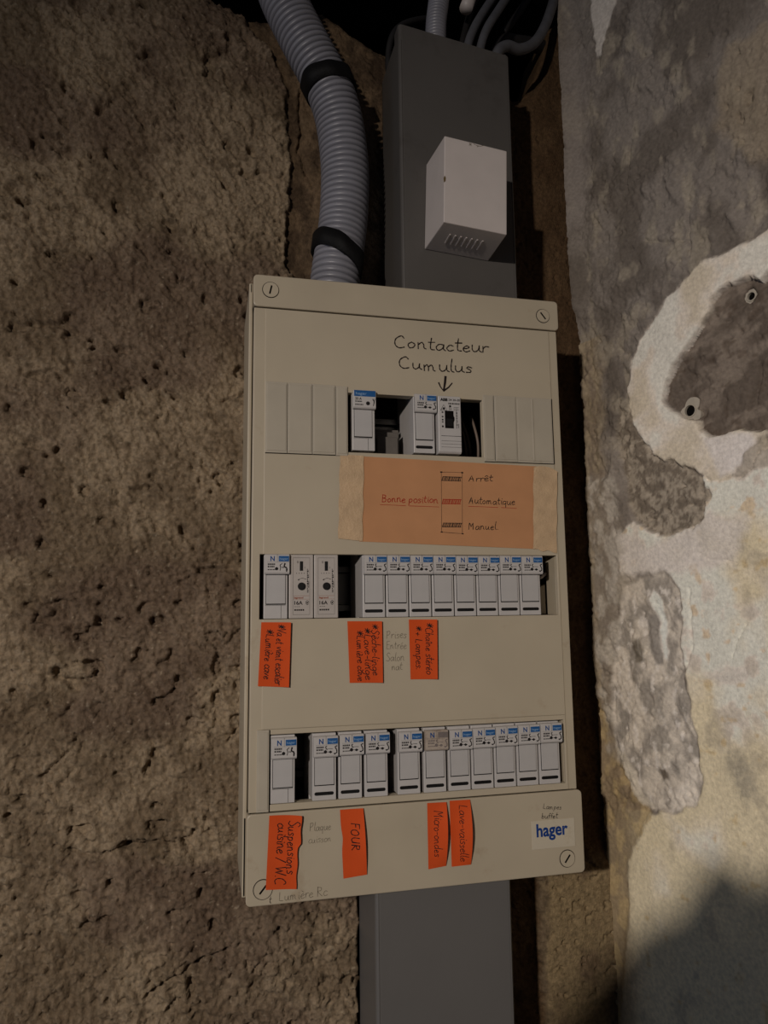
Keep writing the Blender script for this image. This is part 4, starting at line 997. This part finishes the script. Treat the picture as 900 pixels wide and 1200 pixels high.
# cables coming out of the hole above
def cable(label, pts, r, material, name='cable', group='cables at the top of the trunking', ridge=None):
    P_ = cat_path([Vector(at(u, v, y)) for u, v, y in pts], 14)
    if ridge: P_ = resample(P_, ridge / 6); rr = [r + .9 * prof[(i * 8 // 6) % 8] for i in range(len(P_))]
    else: rr = r
    k = MB(); k.tube(P_, rr, 18); o = k.build(name, material, smooth=True); tag(o, label, 'cable', group); return o
cable('stubby ribbed grey tube standing in the left of the trunking top', [(515, 92, 52), (511, 60, 54), (511, 30, 56), (513, 10, 58), (516, -14, 62)], 8.8, M['conduit'], ridge=3.4)
cable('thin dark cable leaning between the ribbed tube and the pair of grey cables', [(537, 80, 70), (543, 44, 76), (552, 12, 88), (568, -25, 110)], 3.0, M['dkcable'])
cable('grey cable, left one of the slanting pair in the trunking top', [(542, 85, 44), (551, 44, 46), (568, 12, 58), (594, -25, 78)], 3.9, M['cable'])
cable('grey cable, right one of the slanting pair in the trunking top', [(556, 90, 46), (567, 42, 48), (584, 12, 58), (609, -25, 78)], 3.9, M['cable'])
cable('faint dark cable crossing the black hole behind the others', [(590, 38, 100), (600, 26, 102), (618, 0, 110), (634, -25, 120)], 3.6, M['dkcable'])
cable('dark looping cable hanging at the right of the trunking top', [(655, -25, 110), (646, 10, 90), (636, 36, 76), (624, 52, 66), (608, 58, 60), (594, 54, 54), (583, 62, 52), (577, 88, 52)], 5.0, M['cable'])
cable('thin dark cable arching over the left corner of the trunking', [(458, 120, 82), (455, 70, 84), (460, 42, 84), (474, 28, 88), (500, 22, 100), (520, 24, 120)], 3.0, M['dkcable'])
cable('thick dark cable bundle lying across the back of the hole', [(572, 80, 84), (590, 50, 98), (606, 50, 106), (630, 54, 120), (660, 64, 134)], 7.0, M['dkcable'])
k = MB(); k.tube([Vector(at(546, 10, 60)), Vector(at(551, -3, 66)), Vector(at(556, -16, 72))], 6.2, 18); o = k.build('cable_connector', M['white'], smooth=True)
tag(o, 'pale plastic connector at the upper frame edge above the grey cables', 'connector')

# two tube ends set in the right wall
for (u, v, r), lab in zip(HOLES, ('open tube end ringed with plaster, at the left tip of the brown patch', 'open tube end in the upper part of the brown patch, near the right edge')):
    a0, z0 = on_right(u, v); O = Vector((WX, WY, 0)) + Vector(WD) * a0 + Vector((0, 0, z0)); N_ = Vector(WN) * -1
    t = thing('tube_end', lab, 'tube', tuple(O), 'tube ends in the right wall')
    e1 = Vector(WD); e2 = Vector((0, 0, 1)); n = 26
    def ringm(name, r0, r1, d0, d1, material, squish=1.0, jit=0.0, seed=1):
        rs = np.random.RandomState(seed); jj = 1 + jit * np.interp(np.arange(n), np.linspace(0, n, 9), np.append(rs.uniform(-1, 1, 8), 0)); k = MB(); vs = []
        for rr, dd in ((r0, d0), (r1, d0), (r1, d1), (r0, d1)):
            for j in range(n):
                ph = 2 * math.pi * j / n; q_ = rr * (jj[j] if rr == r1 else 1)
                vs.append(tuple(e1 * (q_ * math.cos(ph) * squish) + e2 * (q_ * math.sin(ph)) + N_ * dd))
        k.add(vs, [(s_ * n + j, s_ * n + (j + 1) % n, ((s_ + 1) % 4) * n + (j + 1) % n, ((s_ + 1) % 4) * n + j) for s_ in range(4) for j in range(n)]); return k.build(name, material, t, smooth=False)
    ringm('tube', r - .7, r + .2, -22, -6.2, M['putty'])
    ringm('plaster_collar', r + .2, r + 3.4, -12, -7.0, M['putty'], jit=.42, seed=int(u))
    k = MB(); k.add([tuple(e1 * (r * math.cos(2 * math.pi * j / n)) + e2 * (r * math.sin(2 * math.pi * j / n)) + N_ * -8.8) for j in range(n)], [tuple(range(n))]); k.build('bore_shade', M['gap'], t)  # near-black disc stands in for the shade inside the tube

# ------------------------------------------------------------------ the photographer, behind the camera: his raised left arm shades the lower right
def person():
    pts = {'pelvis': (60, -900, -780), 'belly': (60, -905, -600), 'chest': (55, -900, -400), 'neck': (50, -880, -190), 'head': (48, -860, -60), 'crown': (48, -850, 60),
           'shl': (-130, -890, -260), 'ell': (-330, -800, -240), 'wrl': (-224, -590, -40), 'hal': (-160, -566, -36), 'shr': (240, -890, -260), 'elr': (330, -840, -500), 'wrr': (300, -700, -640),
           'hil': (-30, -900, -860), 'knl': (-40, -850, -1250), 'anl': (-45, -900, -1640), 'tol': (-50, -760, -1690), 'hir': (150, -900, -860), 'knr': (160, -850, -1250), 'anr': (165, -900, -1640), 'tor': (170, -760, -1690),
           'f1': (-112, -562, 4), 'f1b': (-84, -562, 16), 'f2': (-104, -566, -12), 'f2b': (-74, -566, 2), 'f3': (-106, -570, -28), 'f3b': (-78, -570, -16), 'f4': (-112, -574, -44), 'f4b': (-88, -574, -34), 'th': (-150, -560, -2), 'thb': (-124, -560, 20)}
    rad = dict(pelvis=150, belly=135, chest=155, neck=58, head=88, crown=62, shl=75, ell=48, wrl=33, hal=31, shr=75, elr=48, wrr=30, hil=90, knl=60, anl=42, tol=38, hir=90, knr=60, anr=42, tor=38)
    ed = [('pelvis', 'belly'), ('belly', 'chest'), ('chest', 'neck'), ('neck', 'head'), ('head', 'crown'), ('chest', 'shl'), ('shl', 'ell'), ('ell', 'wrl'), ('wrl', 'hal'), ('chest', 'shr'), ('shr', 'elr'), ('elr', 'wrr'),
          ('pelvis', 'hil'), ('hil', 'knl'), ('knl', 'anl'), ('anl', 'tol'), ('pelvis', 'hir'), ('hir', 'knr'), ('knr', 'anr'), ('anr', 'tor')]
    for a in ('f1', 'f2', 'f3', 'f4', 'th'): ed += [('hal', a), (a, a + 'b')]
    nm = list(pts); me = bpy.data.meshes.new('person'); me.from_pydata([Vector(pts[k_]) * S for k_ in nm], [(nm.index(a), nm.index(b_)) for a, b_ in ed], []); me.update()
    o = bpy.data.objects.new('person', me); COL.objects.link(o)
    md = o.modifiers.new('skin', 'SKIN'); me.skin_vertices or None
    if not me.skin_vertices:
        bm = bmesh.new(); bm.from_mesh(me); bm.verts.layers.skin.verify(); bm.to_mesh(me); bm.free()
    sk = me.skin_vertices[0].data
    for i, k_ in enumerate(nm):
        r_ = rad.get(k_, 10) * S; sk[i].radius = (r_, r_); sk[i].use_root = (i == 0)
    s2 = o.modifiers.new('sub', 'SUBSURF'); s2.levels = 2; s2.render_levels = 2
    me.materials.append(M['coat'])
    tag(o, 'person in dark clothes standing behind the camera with one arm raised', 'person')
person()
